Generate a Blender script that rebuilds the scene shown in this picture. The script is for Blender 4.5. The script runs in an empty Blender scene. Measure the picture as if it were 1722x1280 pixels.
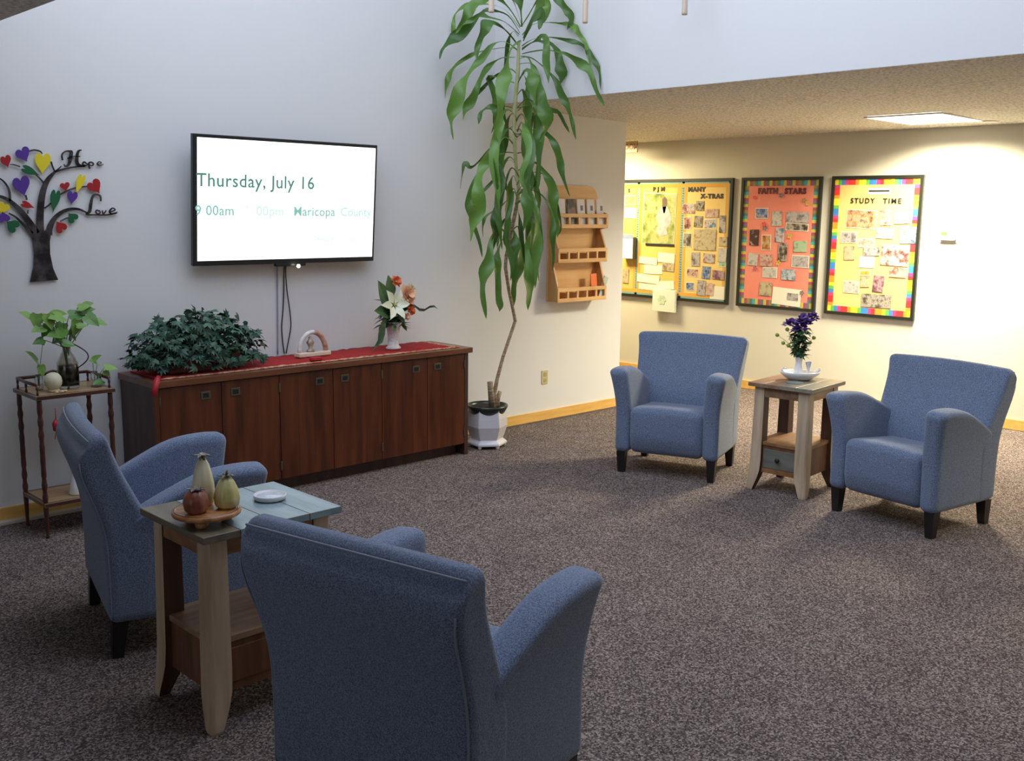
import bpy, bmesh, math, random
from mathutils import Vector, Matrix, noise
random.seed(7)
PI = math.pi
sc = bpy.context.scene
C = sc.collection

# ---------------------------------------------------------------- camera, light, exposure
cam_d = bpy.data.cameras.new('camera'); cam = bpy.data.objects.new('camera', cam_d); C.objects.link(cam)
CX = (0.72022856, -0.69363151, 0.01208948)      # right
CY = (-0.10534518, -0.1265759, -0.98634727)     # down
CZ = (0.68569178, 0.7091219, -0.16423431)       # forward
m = Matrix(((CX[0], -CY[0], -CZ[0], 0), (CX[1], -CY[1], -CZ[1], 0), (CX[2], -CY[2], -CZ[2], 1.70), (0, 0, 0, 1)))
cam.matrix_world = m
cam_d.sensor_width = 36; cam_d.sensor_fit = 'HORIZONTAL'; cam_d.lens = 1709.57 / 1722 * 36; cam_d.clip_start = 0.05
sc.camera = cam
sc.view_settings.view_transform = 'Standard'; sc.view_settings.look = 'None'
sc.view_settings.gamma = 1; sc.view_settings.use_curve_mapping = False
sc.view_settings.exposure = 0.12
w = bpy.data.worlds.new('world'); sc.world = w; w.use_nodes = True
w.node_tree.nodes['Background'].inputs[0].default_value = (0.55, 0.68, 1, 1)
w.node_tree.nodes['Background'].inputs[1].default_value = 0.6

def area(name, loc, size, power, color, rot=(0, 0, 0), spread=180):
    d = bpy.data.lights.new(name, 'AREA'); d.shape = 'RECTANGLE'; d.size, d.size_y = size
    d.energy = power; d.color = color; d.spread = math.radians(spread)
    o = bpy.data.objects.new(name, d); o.location = loc; o.rotation_euler = rot; C.objects.link(o); return o

area('skylight_daylight', (3.3, 2.9, 4.86), (2.7, 4.4), 92, (0.78, 0.85, 1.0))
area('clerestory_daylight', (1.44, 2.6, 3.9), (1.5, 5.0), 72, (0.72, 0.82, 1.0), (0, -PI/2, 0))
area('left_fill_light', (-2.86, 1.8, 1.25), (1.9, 2.6), 16, (0.78, 0.86, 1.0), (0, -PI/2 , 0))  # added soft fill from the left, out of view; stands in for daylight
area('hall_lamp_light', (7.75, 7.3, 2.38), (0.5, 0.9), 105, (1.0, 0.83, 0.50))
def spot(name, loc, target, power, color, angle, blend):
    d = bpy.data.lights.new(name, 'SPOT'); d.energy = power; d.color = color; d.spot_size = math.radians(angle)
    d.spot_blend = blend; d.shadow_soft_size = 0.04
    o = bpy.data.objects.new(name, d); o.location = loc
    o.rotation_euler = (Vector(target) - Vector(loc)).to_track_quat('-Z', 'Y').to_euler(); C.objects.link(o)
spot('downlight_beam', (8.26, 3.28, 2.40), (8.30, 3.28, 0), 62, (1.0, 0.95, 0.72), 78, 0.4)

# ---------------------------------------------------------------- materials
def N(nt, t, **kw):
    n = nt.nodes.new(t)
    for k, v in kw.items(): setattr(n, k, v)
    return n
def mat(name, col, rough=0.6, metal=0.0, col2=None, scale=20, detail=3, bump=0.0, bscale=None, spec=None,
        stretch=None, island=False, emit=None, sheen=0, ramp=(0.35, 0.65), trans=0, alpha=1, sss=0):
    M = bpy.data.materials.new(name); M.use_nodes = True; nt = M.node_tree; b = nt.nodes['Principled BSDF']
    b.inputs['Roughness'].default_value = rough; b.inputs['Metallic'].default_value = metal
    b.inputs['Base Color'].default_value = (*col, 1)
    if spec is not None: b.inputs['Specular IOR Level'].default_value = spec
    if sheen: b.inputs['Sheen Weight'].default_value = sheen
    if trans: b.inputs['Transmission Weight'].default_value = trans
    if emit: b.inputs['Emission Color'].default_value = (*emit[0], 1); b.inputs['Emission Strength'].default_value = emit[1]
    if col2 or bump:
        tc = N(nt, 'ShaderNodeTexCoord'); mp = N(nt, 'ShaderNodeMapping'); nt.links.new(tc.outputs['Object'], mp.inputs[0])
        if stretch: mp.inputs['Scale'].default_value = stretch
    if col2:
        cr = N(nt, 'ShaderNodeValToRGB'); cr.color_ramp.elements[0].color = (*col, 1); cr.color_ramp.elements[1].color = (*col2, 1)
        cr.color_ramp.elements[0].position, cr.color_ramp.elements[1].position = ramp
        if island:
            g = N(nt, 'ShaderNodeNewGeometry'); nt.links.new(g.outputs['Random Per Island'], cr.inputs[0])
            cr.color_ramp.elements[0].position, cr.color_ramp.elements[1].position = 0, 1
        else:
            nz = N(nt, 'ShaderNodeTexNoise'); nz.inputs['Scale'].default_value = scale; nz.inputs['Detail'].default_value = detail
            nt.links.new(mp.outputs[0], nz.inputs['Vector']); nt.links.new(nz.outputs['Fac'], cr.inputs[0])
        nt.links.new(cr.outputs[0], b.inputs['Base Color'])
    if bump:
        nb = N(nt, 'ShaderNodeTexNoise'); nb.inputs['Scale'].default_value = bscale or scale; nb.inputs['Detail'].default_value = 4
        nt.links.new(mp.outputs[0], nb.inputs['Vector'])
        bp = N(nt, 'ShaderNodeBump'); bp.inputs['Strength'].default_value = bump; bp.inputs['Distance'].default_value = 0.01
        nt.links.new(nb.outputs['Fac'], bp.inputs['Height']); nt.links.new(bp.outputs[0], b.inputs['Normal'])
    return M
def wood(name, c1, c2, rough=0.45, along='x', sc_=9, seams=0, bump=0.08):
    s = {'x': (0.12, 1, 1), 'y': (1, 0.12, 1), 'z': (1, 1, 0.1)}[along]
    return mat(name, c1, rough, col2=c2, scale=sc_ * 3, detail=5, stretch=s, bump=bump)

paint = mat('wall_paint', (0.72, 0.715, 0.70), 0.85, bump=0.03, bscale=220)
paint_b = mat('wall_paint_back', (0.63, 0.60, 0.505), 0.8, bump=0.03, bscale=220)
popcorn = mat('popcorn_ceiling', (0.44, 0.41, 0.36), 0.95, col2=(0.76, 0.72, 0.64), scale=55, detail=3, bump=0.7, bscale=70, ramp=(0.36, 0.58))
def carpet_mat():
    M = bpy.data.materials.new('carpet'); M.use_nodes = True; nt = M.node_tree; b = nt.nodes['Principled BSDF']
    b.inputs['Roughness'].default_value = 1; b.inputs['Specular IOR Level'].default_value = 0.1
    tc = N(nt, 'ShaderNodeTexCoord')
    n1 = N(nt, 'ShaderNodeTexNoise'); n1.inputs['Scale'].default_value = 125; n1.inputs['Detail'].default_value = 2; n1.inputs['Roughness'].default_value = 0.8
    n2 = N(nt, 'ShaderNodeTexNoise'); n2.inputs['Scale'].default_value = 4; n2.inputs['Detail'].default_value = 3
    vo = N(nt, 'ShaderNodeTexVoronoi'); vo.inputs['Scale'].default_value = 165
    for n in (n1, n2, vo): nt.links.new(tc.outputs['Object'], n.inputs['Vector'])
    cr = N(nt, 'ShaderNodeValToRGB'); e = cr.color_ramp.elements
    e[0].position = 0.22; e[0].color = (0.043, 0.032, 0.030, 1); e[1].position = 0.80; e[1].color = (0.385, 0.315, 0.285, 1)
    k = cr.color_ramp.elements.new(0.5); k.color = (0.128, 0.100, 0.092, 1)
    sp_ = N(nt, 'ShaderNodeSeparateColor'); nt.links.new(vo.outputs['Color'], sp_.inputs[0])
    m1 = N(nt, 'ShaderNodeMath', operation='MULTIPLY_ADD'); m1.inputs[1].default_value = 0.55; nt.links.new(sp_.outputs[0], m1.inputs[0])
    m2 = N(nt, 'ShaderNodeMath', operation='MULTIPLY'); m2.inputs[1].default_value = 0.45; nt.links.new(n1.outputs['Fac'], m2.inputs[0]); nt.links.new(m2.outputs[0], m1.inputs[2])
    nt.links.new(m1.outputs[0], cr.inputs[0])
    mx = N(nt, 'ShaderNodeMixRGB', blend_type='MULTIPLY'); mx.inputs[0].default_value = 0.5
    cr2 = N(nt, 'ShaderNodeValToRGB'); cr2.color_ramp.elements[0].position = 0.35; cr2.color_ramp.elements[0].color = (0.7, 0.7, 0.7, 1); cr2.color_ramp.elements[1].position = 0.65
    nt.links.new(n2.outputs['Fac'], cr2.inputs[0])
    nt.links.new(cr.outputs[0], mx.inputs[1]); nt.links.new(cr2.outputs[0], mx.inputs[2]); nt.links.new(mx.outputs[0], b.inputs['Base Color'])
    bp = N(nt, 'ShaderNodeBump'); bp.inputs['Strength'].default_value = 0.15; bp.inputs['Distance'].default_value = 0.01
    nt.links.new(vo.outputs['Distance'], bp.inputs['Height']); nt.links.new(bp.outputs[0], b.inputs['Normal'])
    return M
carpet = carpet_mat()
base_orange = wood('baseboard_wood', (0.70, 0.40, 0.10), (0.80, 0.48, 0.14), 0.4)
cream = mat('cream_plastic', (0.62, 0.56, 0.46), 0.5)
fabric = mat('blue_tweed', (0.085, 0.115, 0.185), 0.9, col2=(0.205, 0.258, 0.375), scale=260, detail=2, bump=0.25, bscale=420, sheen=0.25, ramp=(0.38, 0.62))
seam_m = mat('blue_seam', (0.24, 0.27, 0.34), 0.9)
blackwood = mat('black_leg_wood', (0.012, 0.010, 0.010), 0.35)
cherry = wood('cherry_wood', (0.055, 0.011, 0.003), (0.125, 0.030, 0.007), 0.35, 'z', 6)
cherry_top = wood('cherry_top', (0.11, 0.034, 0.014), (0.18, 0.060, 0.024), 0.3, 'x', 6)
cherry_dark = wood('dark_side_wood', (0.045, 0.020, 0.016), (0.075, 0.033, 0.026), 0.4, 'z', 6)
brass = mat('aged_brass', (0.13, 0.125, 0.09), 0.42, 0.75)
iron = mat('black_recess', (0.008, 0.008, 0.008), 0.4)
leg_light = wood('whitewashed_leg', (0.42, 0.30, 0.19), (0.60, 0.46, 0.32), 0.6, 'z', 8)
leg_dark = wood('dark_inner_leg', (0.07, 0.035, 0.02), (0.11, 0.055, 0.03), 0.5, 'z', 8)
pl_brown = wood('brown_plank', (0.20, 0.115, 0.065), (0.36, 0.22, 0.13), 0.35, 'x', 7)
pl_olive = wood('olive_plank', (0.115, 0.095, 0.065), (0.21, 0.17, 0.115), 0.32, 'y', 7)
pl_blue = wood('blue_grey_plank', (0.16, 0.24, 0.27), (0.26, 0.36, 0.39), 0.35, 'y', 7)
pl_grey = wood('grey_plank', (0.20, 0.18, 0.13), (0.32, 0.29, 0.22), 0.3, 'x', 7)
pl_rust = wood('orange_brown_plank', (0.22, 0.095, 0.035), (0.34, 0.17, 0.07), 0.4, 'x', 7)
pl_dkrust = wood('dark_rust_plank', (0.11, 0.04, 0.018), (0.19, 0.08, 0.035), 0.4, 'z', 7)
greenish = wood('grey_green_drawer', (0.12, 0.12, 0.10), (0.20, 0.195, 0.16), 0.5, 'y', 7)
pine = wood('pine_wood', (0.62, 0.34, 0.12), (0.76, 0.46, 0.19), 0.45, 'x', 5)
pine_dk = wood('pine_edge', (0.50, 0.25, 0.08), (0.60, 0.33, 0.12), 0.45, 'z', 5)
mahog = wood('mahogany', (0.055, 0.018, 0.015), (0.10, 0.03, 0.02), 0.3, 'z', 6)
mahog_x = wood('mahogany_frame', (0.055, 0.022, 0.02), (0.10, 0.035, 0.026), 0.3, 'x', 6)
tan_top = wood('tan_inlay', (0.33, 0.20, 0.09), (0.45, 0.29, 0.14), 0.35, 'x', 5)
black_pl = mat('black_plastic', (0.012, 0.014, 0.015), 0.3)
black_cord = mat('black_cord', (0.02, 0.02, 0.022), 0.5)
grey_cord = mat('grey_cord', (0.30, 0.30, 0.33), 0.5)
screen_m = mat('lit_screen', (0.9, 0.95, 0.93), 0.3, emit=((0.96, 1.0, 0.985), 1.15))
txt1 = mat('screen_text_dark', (0.02, 0.02, 0.02), 0.4, emit=((0.07, 0.22, 0.18), 1.0))
txt2 = mat('screen_text_teal', (0.02, 0.02, 0.02), 0.4, emit=((0.22, 0.50, 0.43), 1.0))
txt3 = mat('screen_text_faint', (0.02, 0.02, 0.02), 0.4, emit=((0.48, 0.76, 0.69), 1.0))
led_m = mat('led_glow', (1, 1, 0.8), 0.4, emit=((1, 0.95, 0.7), 6))
panel_m = mat('light_panel', (1, 1, 1), 0.4, emit=((1.0, 0.97, 0.90), 3))
white_gloss = mat('white_ceramic', (0.80, 0.79, 0.80), 0.18)
white_mat = mat('white_plastic', (0.82, 0.81, 0.78), 0.5)
pot_white = mat('white_glazed_pot', (0.72, 0.70, 0.72), 0.25)
pot_dark = mat('dark_green_pot', (0.02, 0.028, 0.024), 0.3)
soil = mat('soil', (0.02, 0.014, 0.01), 1, bump=0.8, bscale=80)
bark = mat('cane_bark', (0.20, 0.135, 0.075), 0.8, col2=(0.40, 0.30, 0.18), scale=30, bump=0.3, stretch=(1, 1, 3))
cane_green = mat('cane_green', (0.30, 0.34, 0.12), 0.6, col2=(0.42, 0.42, 0.20), scale=25)
leaf_m = mat('dracaena_leaf', (0.032, 0.095, 0.010), 0.36, col2=(0.13, 0.26, 0.035), island=True)
pothos_m = mat('pothos_leaf', (0.07, 0.19, 0.03), 0.4, col2=(0.24, 0.42, 0.08), island=True)
stem_m = mat('green_stem', (0.16, 0.26, 0.07), 0.5)
ivy_m = mat('ivy_leaf', (0.010, 0.040, 0.022), 0.5, col2=(0.055, 0.140, 0.085), island=True)
dgreen = mat('dark_bouquet_leaf', (0.015, 0.045, 0.02), 0.45, col2=(0.05, 0.12, 0.05), island=True)
mgreen = mat('mid_green_leaf', (0.07, 0.15, 0.05), 0.45, col2=(0.14, 0.23, 0.09), island=True)
lgreen = mat('lime_button_flower', (0.30, 0.38, 0.05), 0.6)
lily_m = mat('lily_petal', (0.75, 0.72, 0.42), 0.5, col2=(0.85, 0.86, 0.68), scale=12)
lily_c = mat('lily_centre', (0.45, 0.50, 0.12), 0.5)
rose_m = mat('peach_rose', (0.80, 0.38, 0.24), 0.6, col2=(0.82, 0.55, 0.30), island=True)
orange_m = mat('orange_flower', (0.70, 0.13, 0.03), 0.6, col2=(0.78, 0.22, 0.06), island=True)
yel_m = mat('pale_yellow_flower', (0.68, 0.60, 0.28), 0.6, col2=(0.75, 0.66, 0.4), island=True)
purple_m = mat('purple_flower', (0.055, 0.015, 0.16), 0.6, col2=(0.13, 0.045, 0.30), island=True)
red_cloth = mat('red_cloth', (0.27, 0.002, 0.003), 0.85, col2=(0.38, 0.004, 0.006), scale=60, bump=0.2, bscale=90)
tan_cloth = mat('tan_edging', (0.42, 0.10, 0.05), 0.85, col2=(0.55, 0.36, 0.24), scale=45, ramp=(0.45, 0.55))
red_gloss = mat('red_tassel', (0.42, 0.01, 0.02), 0.5)
marble = mat('pearly_stone', (0.62, 0.58, 0.52), 0.3, col2=(0.74, 0.72, 0.70), scale=20)
peach_st = mat('rust_stone', (0.42, 0.16, 0.10), 0.4, col2=(0.6, 0.4, 0.3), scale=25)
cream_st = mat('cream_stone', (0.72, 0.60, 0.46), 0.4)
figure_m = mat('brown_figurine', (0.28, 0.18, 0.10), 0.5, col2=(0.5, 0.42, 0.32), scale=30)
glass_m = mat('clear_glass', (0.95, 0.97, 0.97), 0.05, trans=1.0)
glass_d = mat('smoky_jar_glass', (0.72, 0.68, 0.62), 0.06, trans=1.0)
dark_fill = mat('dark_jar_filling', (0.014, 0.008, 0.007), 0.3)
wax = mat('cream_wax', (0.62, 0.57, 0.40), 0.5, col2=(0.72, 0.68, 0.50), scale=25)
shell_m = mat('shell_beige', (0.65, 0.52, 0.34), 0.6)
iron_m = mat('mottled_iron', (0.020, 0.014, 0.018), 0.35, 0.4, col2=(0.13, 0.12, 0.12), scale=14, detail=4, ramp=(0.4, 0.75))
h_red = mat('heart_red', (0.36, 0.012, 0.015), 0.4)
h_pur = mat('heart_purple', (0.085, 0.03, 0.27), 0.4)
h_yel = mat('heart_yellow', (0.78, 0.62, 0.02), 0.4)
h_grn = mat('heart_green', (0.008, 0.11, 0.04), 0.4)
outlet_m = mat('almond_plastic', (0.58, 0.49, 0.26), 0.4)
outlet_in = mat('almond_socket', (0.42, 0.35, 0.16), 0.4)
lcd = mat('lcd_green', (0.10, 0.16, 0.06), 0.3)
tray_w = wood('tray_wood', (0.11, 0.030, 0.016), (0.17, 0.05, 0.025), 0.25, 'x', 6)
tray_rim = mat('tray_carved_rim', (0.33, 0.13, 0.04), 0.35, col2=(0.55, 0.26, 0.09), scale=40)
gourd_w = mat('cream_gourd', (0.66, 0.60, 0.36), 0.3, col2=(0.76, 0.72, 0.52), scale=18, bump=0.2, bscale=20)
gourd_y = mat('yellow_gourd', (0.56, 0.50, 0.17), 0.3, col2=(0.68, 0.62, 0.32), scale=22, bump=0.2, bscale=22)
gourd_r = mat('red_gourd', (0.20, 0.05, 0.03), 0.35, col2=(0.42, 0.15, 0.09), scale=18, bump=0.2, bscale=20)
silver_leaf = mat('pewter_leaf', (0.30, 0.27, 0.22), 0.4, 0.5, col2=(0.07, 0.065, 0.045), scale=30)
coaster_m = mat('grey_stone_coaster', (0.22, 0.24, 0.22), 0.5)
rod_m = mat('bronze_rod', (0.62, 0.48, 0.36), 0.4, 0.0)
alu = mat('light_trim', (0.75, 0.74, 0.70), 0.5)
board_blk = mat('black_board_frame', (0.015, 0.017, 0.012), 0.4)
bb_yel = mat('yellow_board_paper', (0.68, 0.49, 0.17), 0.8, col2=(0.72, 0.53, 0.20), scale=4)
bb_pink = mat('salmon_board_paper', (0.70, 0.21, 0.15), 0.8, col2=(0.74, 0.245, 0.175), scale=4)
bb_org = mat('orange_board_paper', (0.66, 0.33, 0.05), 0.8)
bb_gold = mat('gold_board_paper', (0.66, 0.44, 0.11), 0.8)
letter_m = mat('black_letters', (0.012, 0.010, 0.010), 0.6)
letter_mar = mat('maroon_letters', (0.09, 0.008, 0.012), 0.6)
blue_strip = mat('teal_scallop', (0.07, 0.22, 0.25), 0.7)
sign_m = mat('tan_sign', (0.50, 0.33, 0.16), 0.5)
sign_t = mat('brown_sign_letters', (0.14, 0.06, 0.015), 0.5)
folder_m = mat('pale_folder', (0.72, 0.74, 0.62), 0.6)
paper_m = mat('paper', (0.70, 0.67, 0.55), 0.8)
PALC = {'yel': (0.85, 0.65, 0.03), 'org': (0.85, 0.28, 0.02), 'red': (0.70, 0.03, 0.03), 'pnk': (0.55, 0.05, 0.20), 'blu': (0.04, 0.22, 0.55), 'grn': (0.12, 0.42, 0.08), 'teal': (0.05, 0.35, 0.35), 'slate': (0.11, 0.15, 0.17), 'gold': (0.50, 0.42, 0.06), 'mag': (0.33, 0.06, 0.12), 'olive': (0.22, 0.22, 0.04)}
PM = {k: mat('paper_' + k, v, 0.7) for k, v in PALC.items()}
def photo_mat(name, cols, sc_=16, border=False):
    M = bpy.data.materials.new('photo_' + name); M.use_nodes = True; nt = M.node_tree; b = nt.nodes['Principled BSDF']
    b.inputs['Roughness'].default_value = 0.45
    tc = N(nt, 'ShaderNodeTexCoord'); oi = N(nt, 'ShaderNodeObjectInfo'); va = N(nt, 'ShaderNodeVectorMath', operation='ADD')
    mu = N(nt, 'ShaderNodeMath', operation='MULTIPLY'); mu.inputs[1].default_value = 37
    nt.links.new(oi.outputs['Random'], mu.inputs[0]); nt.links.new(tc.outputs['Object'], va.inputs[0]); nt.links.new(mu.outputs[0], va.inputs[1])
    nz = N(nt, 'ShaderNodeTexNoise'); nz.inputs['Scale'].default_value = sc_; nz.inputs['Detail'].default_value = 5; nz.inputs['Roughness'].default_value = 0.65
    nt.links.new(va.outputs[0], nz.inputs['Vector'])
    cr = N(nt, 'ShaderNodeValToRGB'); cr.color_ramp.interpolation = 'LINEAR'
    el = cr.color_ramp.elements; el[0].position = 0.33; el[1].position = 0.66
    cols = [tuple(q * .68 for q in c) for c in cols]
    el[0].color = (*cols[0], 1); el[1].color = (*cols[-1], 1)
    for i, c in enumerate(cols[1:-1]):
        x = el.new(0.33 + 0.33 * (i + 1) / (len(cols) - 1)); x.color = (*c, 1)
    nt.links.new(nz.outputs['Fac'], cr.inputs[0]); nt.links.new(cr.outputs[0], b.inputs['Base Color'])
    return M
PH = {
 'blue': photo_mat('blue', [(0.02, 0.03, 0.08), (0.10, 0.2, 0.5), (0.5, 0.5, 0.5), (0.05, 0.09, 0.3)]),
 'pale': photo_mat('pale', [(0.25, 0.22, 0.2), (0.6, 0.55, 0.5), (0.75, 0.7, 0.62), (0.4, 0.4, 0.36)]),
 'grey': photo_mat('grey', [(0.10, 0.09, 0.09), (0.40, 0.36, 0.36), (0.62, 0.57, 0.55), (0.2, 0.17, 0.16)]),
 'dark': photo_mat('dark', [(0.02, 0.015, 0.01), (0.16, 0.12, 0.09), (0.55, 0.5, 0.42), (0.05, 0.04, 0.03)]),
 'black': photo_mat('black', [(0.01, 0.008, 0.008), (0.10, 0.02, 0.02), (0.03, 0.02, 0.02), (0.5, 0.4, 0.38)]),
 'sky': photo_mat('sky', [(0.05, 0.05, 0.06), (0.25, 0.36, 0.48), (0.70, 0.72, 0.72), (0.45, 0.2, 0.2)]),
 'orange': photo_mat('orange', [(0.20, 0.07, 0.02), (0.55, 0.2, 0.03), (0.66, 0.42, 0.2), (0.7, 0.65, 0.55)]),
 'mint': photo_mat('mint', [(0.30, 0.36, 0.22), (0.5, 0.62, 0.38), (0.45, 0.65, 0.42), (0.2, 0.22, 0.14)]),
 'red': photo_mat('red', [(0.45, 0.03, 0.03), (0.72, 0.6, 0.5), (0.55, 0.2, 0.15), (0.1, 0.04, 0.04)]),
 'tan': photo_mat('tan', [(0.16, 0.09, 0.04), (0.58, 0.48, 0.30), (0.70, 0.60, 0.38), (0.35, 0.22, 0.12)]),
 'rose': photo_mat('rose', [(0.30, 0.14, 0.12), (0.65, 0.38, 0.30), (0.78, 0.66, 0.55), (0.45, 0.2, 0.2)]),
 'mixed': photo_mat('mixed', [(0.05, 0.04, 0.06), (0.5, 0.2, 0.18), (0.75, 0.7, 0.62), (0.10, 0.2, 0.4)]),
 'stage': photo_mat('stage', [(0.10, 0.06, 0.04), (0.55, 0.28, 0.14), (0.72, 0.52, 0.30), (0.25, 0.2, 0.15)]),
 'ice': photo_mat('ice', [(0.50, 0.55, 0.55), (0.62, 0.70, 0.72), (0.7, 0.72, 0.7), (0.3, 0.3, 0.3)], 9),
 'plum': photo_mat('plum', [(0.08, 0.04, 0.06), (0.30, 0.12, 0.16), (0.55, 0.4, 0.42), (0.2, 0.08, 0.1)]),
 'olive': photo_mat('olive', [(0.4, 0.28, 0.02), (0.62, 0.45, 0.05), (0.66, 0.52, 0.1), (0.3, 0.22, 0.04)]),
 'rust': photo_mat('rust', [(0.3, 0.08, 0.02), (0.42, 0.15, 0.06)]),
 'garden': photo_mat('garden', [(0.16, 0.22, 0.04), (0.36, 0.42, 0.10), (0.62, 0.62, 0.26), (0.20, 0.26, 0.06)], 7),
 'paper': paper_m}

# ---------------------------------------------------------------- helpers
def obj(name, bm, mats, parent=None, smooth=False, loc=(0, 0, 0), rot=(0, 0, 0)):
    me = bpy.data.meshes.new(name)
    bmesh.ops.recalc_face_normals(bm, faces=bm.faces[:])
    bm.to_mesh(me); bm.free()
    for mm in (mats if isinstance(mats, (list, tuple)) else [mats]): me.materials.append(mm)
    if smooth:
        for p in me.polygons: p.use_smooth = True
    o = bpy.data.objects.new(name, me); C.objects.link(o); o.location = loc; o.rotation_euler = rot
    if parent: o.parent = parent
    return o
def thing(name, label, cat, loc=(0, 0, 0), rz=0, group=None):
    o = bpy.data.objects.new(name, None); C.objects.link(o); o.empty_display_size = 0.05
    o.location = loc; o.rotation_euler = (0, 0, rz); o['label'] = label; o['category'] = cat
    if group: o['group'] = group
    return o
def tag(o, label, cat, group=None):
    o['label'] = label; o['category'] = cat
    if group: o['group'] = group
    return o
def struct(name, bm, m_, **k):
    o = obj(name, bm, m_, **k); o['kind'] = 'structure'; return o
def B(): return bmesh.new()
def box(bm, x0, x1, y0, y1, z0, z1, mi=0, bev=0.0):
    r = bmesh.ops.create_cube(bm, size=1); vs = r['verts']
    for v in vs:
        v.co = Vector((x0 + (v.co.x + .5) * (x1 - x0), y0 + (v.co.y + .5) * (y1 - y0), z0 + (v.co.z + .5) * (z1 - z0)))
    fs = {f for v in vs for f in v.link_faces}
    for f in fs: f.material_index = mi
    if bev:
        es = list({e for v in vs for e in v.link_edges})
        bmesh.ops.bevel(bm, geom=es, offset=bev, segments=2, affect='EDGES', profile=0.5)
    return vs
def bx(x0, x1, y0, y1, z0, z1, bev=0.0):
    b = B(); box(b, x0, x1, y0, y1, z0, z1, 0, bev); return b
def frame(a, b):
    d = (b - a).normalized(); up = Vector((0, 0, 1)) if abs(d.z) < .95 else Vector((1, 0, 0))
    u = d.cross(up).normalized(); return u, d.cross(u).normalized()
def tube(bm, pts, rad, seg=8, cap=True, mi=0):
    pts = [Vector(p) for p in pts]; n = len(pts)
    if not isinstance(rad, (list, tuple)): rad = [rad] * n
    rings = []; u = v = None
    for i, p in enumerate(pts):
        d = (pts[min(i + 1, n - 1)] - pts[max(i - 1, 0)]).normalized()
        if u is None:
            up = Vector((0, 0, 1)) if abs(d.z) < .9 else Vector((1, 0, 0)); u = d.cross(up).normalized()
        else:
            u = (u - d * u.dot(d)).normalized()
        v = d.cross(u)
        rings.append([bm.verts.new(p + (u * math.cos(2 * PI * k / seg) + v * math.sin(2 * PI * k / seg)) * rad[i]) for k in range(seg)])
    for a, b in zip(rings, rings[1:]):
        for k in range(seg):
            f = bm.faces.new((a[k], a[(k + 1) % seg], b[(k + 1) % seg], b[k])); f.material_index = mi
    if cap:
        bm.faces.new(rings[0][::-1]).material_index = mi; bm.faces.new(rings[-1]).material_index = mi
def lathe(bm, prof, seg=24, c=(0, 0, 0), sq=(1, 1), rib=0, ribn=8, mi=0):
    rings = []
    for r, z in prof:
        if r <= 1e-5: rings.append([bm.verts.new((c[0], c[1], c[2] + z))])
        else:
            ring = []
            for k in range(seg):
                a = 2 * PI * k / seg; rr = r * (1 + rib * abs(math.cos(a * ribn / 2)) - rib)
                ring.append(bm.verts.new((c[0] + rr * math.cos(a) * sq[0], c[1] + rr * math.sin(a) * sq[1], c[2] + z)))
            rings.append(ring)
    for a, b in zip(rings, rings[1:]):
        for k in range(seg):
            k2 = (k + 1) % seg
            if len(a) == 1 and len(b) == 1: continue
            if len(a) == 1: f = bm.faces.new((a[0], b[k], b[k2]))
            elif len(b) == 1: f = bm.faces.new((a[k], a[k2], b[0]))
            else: f = bm.faces.new((a[k], a[k2], b[k2], b[k]))
            f.material_index = mi
    if len(rings[0]) > 1: bm.faces.new(rings[0][::-1]).material_index = mi
    if len(rings[-1]) > 1: bm.faces.new(rings[-1]).material_index = mi
def rgrid(bm, hx, hy, hz, r, n, warp):
    """box with rounded edges on a fine grid, warped by a function of the unit coordinates"""
    def ax(h, k):
        s = [-h, -h + r * .12, -h + r * .4, -h + r * .8, -h + r * 1.1]
        mid = [(-h + r * 1.1) + (2 * h - 2.2 * r) * i / k for i in range(1, k)]
        return s + mid + [-q for q in s[::-1]]
    X, Y, Z = ax(hx, n[0]), ax(hy, n[1]), ax(hz, n[2])
    cache = {}
    def V(p):
        key = tuple(round(q, 6) for q in p)
        if key not in cache:
            q = Vector(p); inn = Vector((max(-hx + r, min(hx - r, q.x)), max(-hy + r, min(hy - r, q.y)), max(-hz + r, min(hz - r, q.z))))
            d = q - inn
            if d.length > 1e-9: q = inn + d.normalized() * r
            cache[key] = bm.verts.new(warp(q))
        return cache[key]
    def face(A, Bx, f):
        for i in range(len(A) - 1):
            for j in range(len(Bx) - 1):
                vs = [V(f(A[i], Bx[j])), V(f(A[i + 1], Bx[j])), V(f(A[i + 1], Bx[j + 1])), V(f(A[i], Bx[j + 1]))]
                try: bm.faces.new(vs)
                except ValueError: pass
    for s in (-1, 1):
        face(X, Y, lambda a, b: (a, b, s * hz)); face(X, Z, lambda a, b: (a, s * hy, b)); face(Y, Z, lambda a, b: (s * hx, a, b))
def interp(t, tab):
    if t <= tab[0][0]: return tab[0][1]
    for (a, va), (b, vb) in zip(tab, tab[1:]):
        if t <= b:
            s = (t - a) / (b - a); return va + (vb - va) * s
    return tab[-1][1]
def sinterp(t, tab):
    """smooth (Catmull-Rom like) interpolation"""
    n = len(tab)
    if t <= tab[0][0]: return tab[0][1]
    if t >= tab[-1][0]: return tab[-1][1]
    for i in range(n - 1):
        if t <= tab[i + 1][0]:
            x0, y0 = tab[i]; x1, y1 = tab[i + 1]; h = x1 - x0; s = (t - x0) / h
            m0 = (y1 - tab[i - 1][1]) / (x1 - tab[i - 1][0]) if i > 0 else (y1 - y0) / h
            m1 = (tab[i + 2][1] - y0) / (tab[i + 2][0] - x0) if i < n - 2 else (y1 - y0) / h
            return (2*s**3 - 3*s*s + 1) * y0 + (s**3 - 2*s*s + s) * h * m0 + (-2*s**3 + 3*s*s) * y1 + (s**3 - s*s) * h * m1
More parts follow.
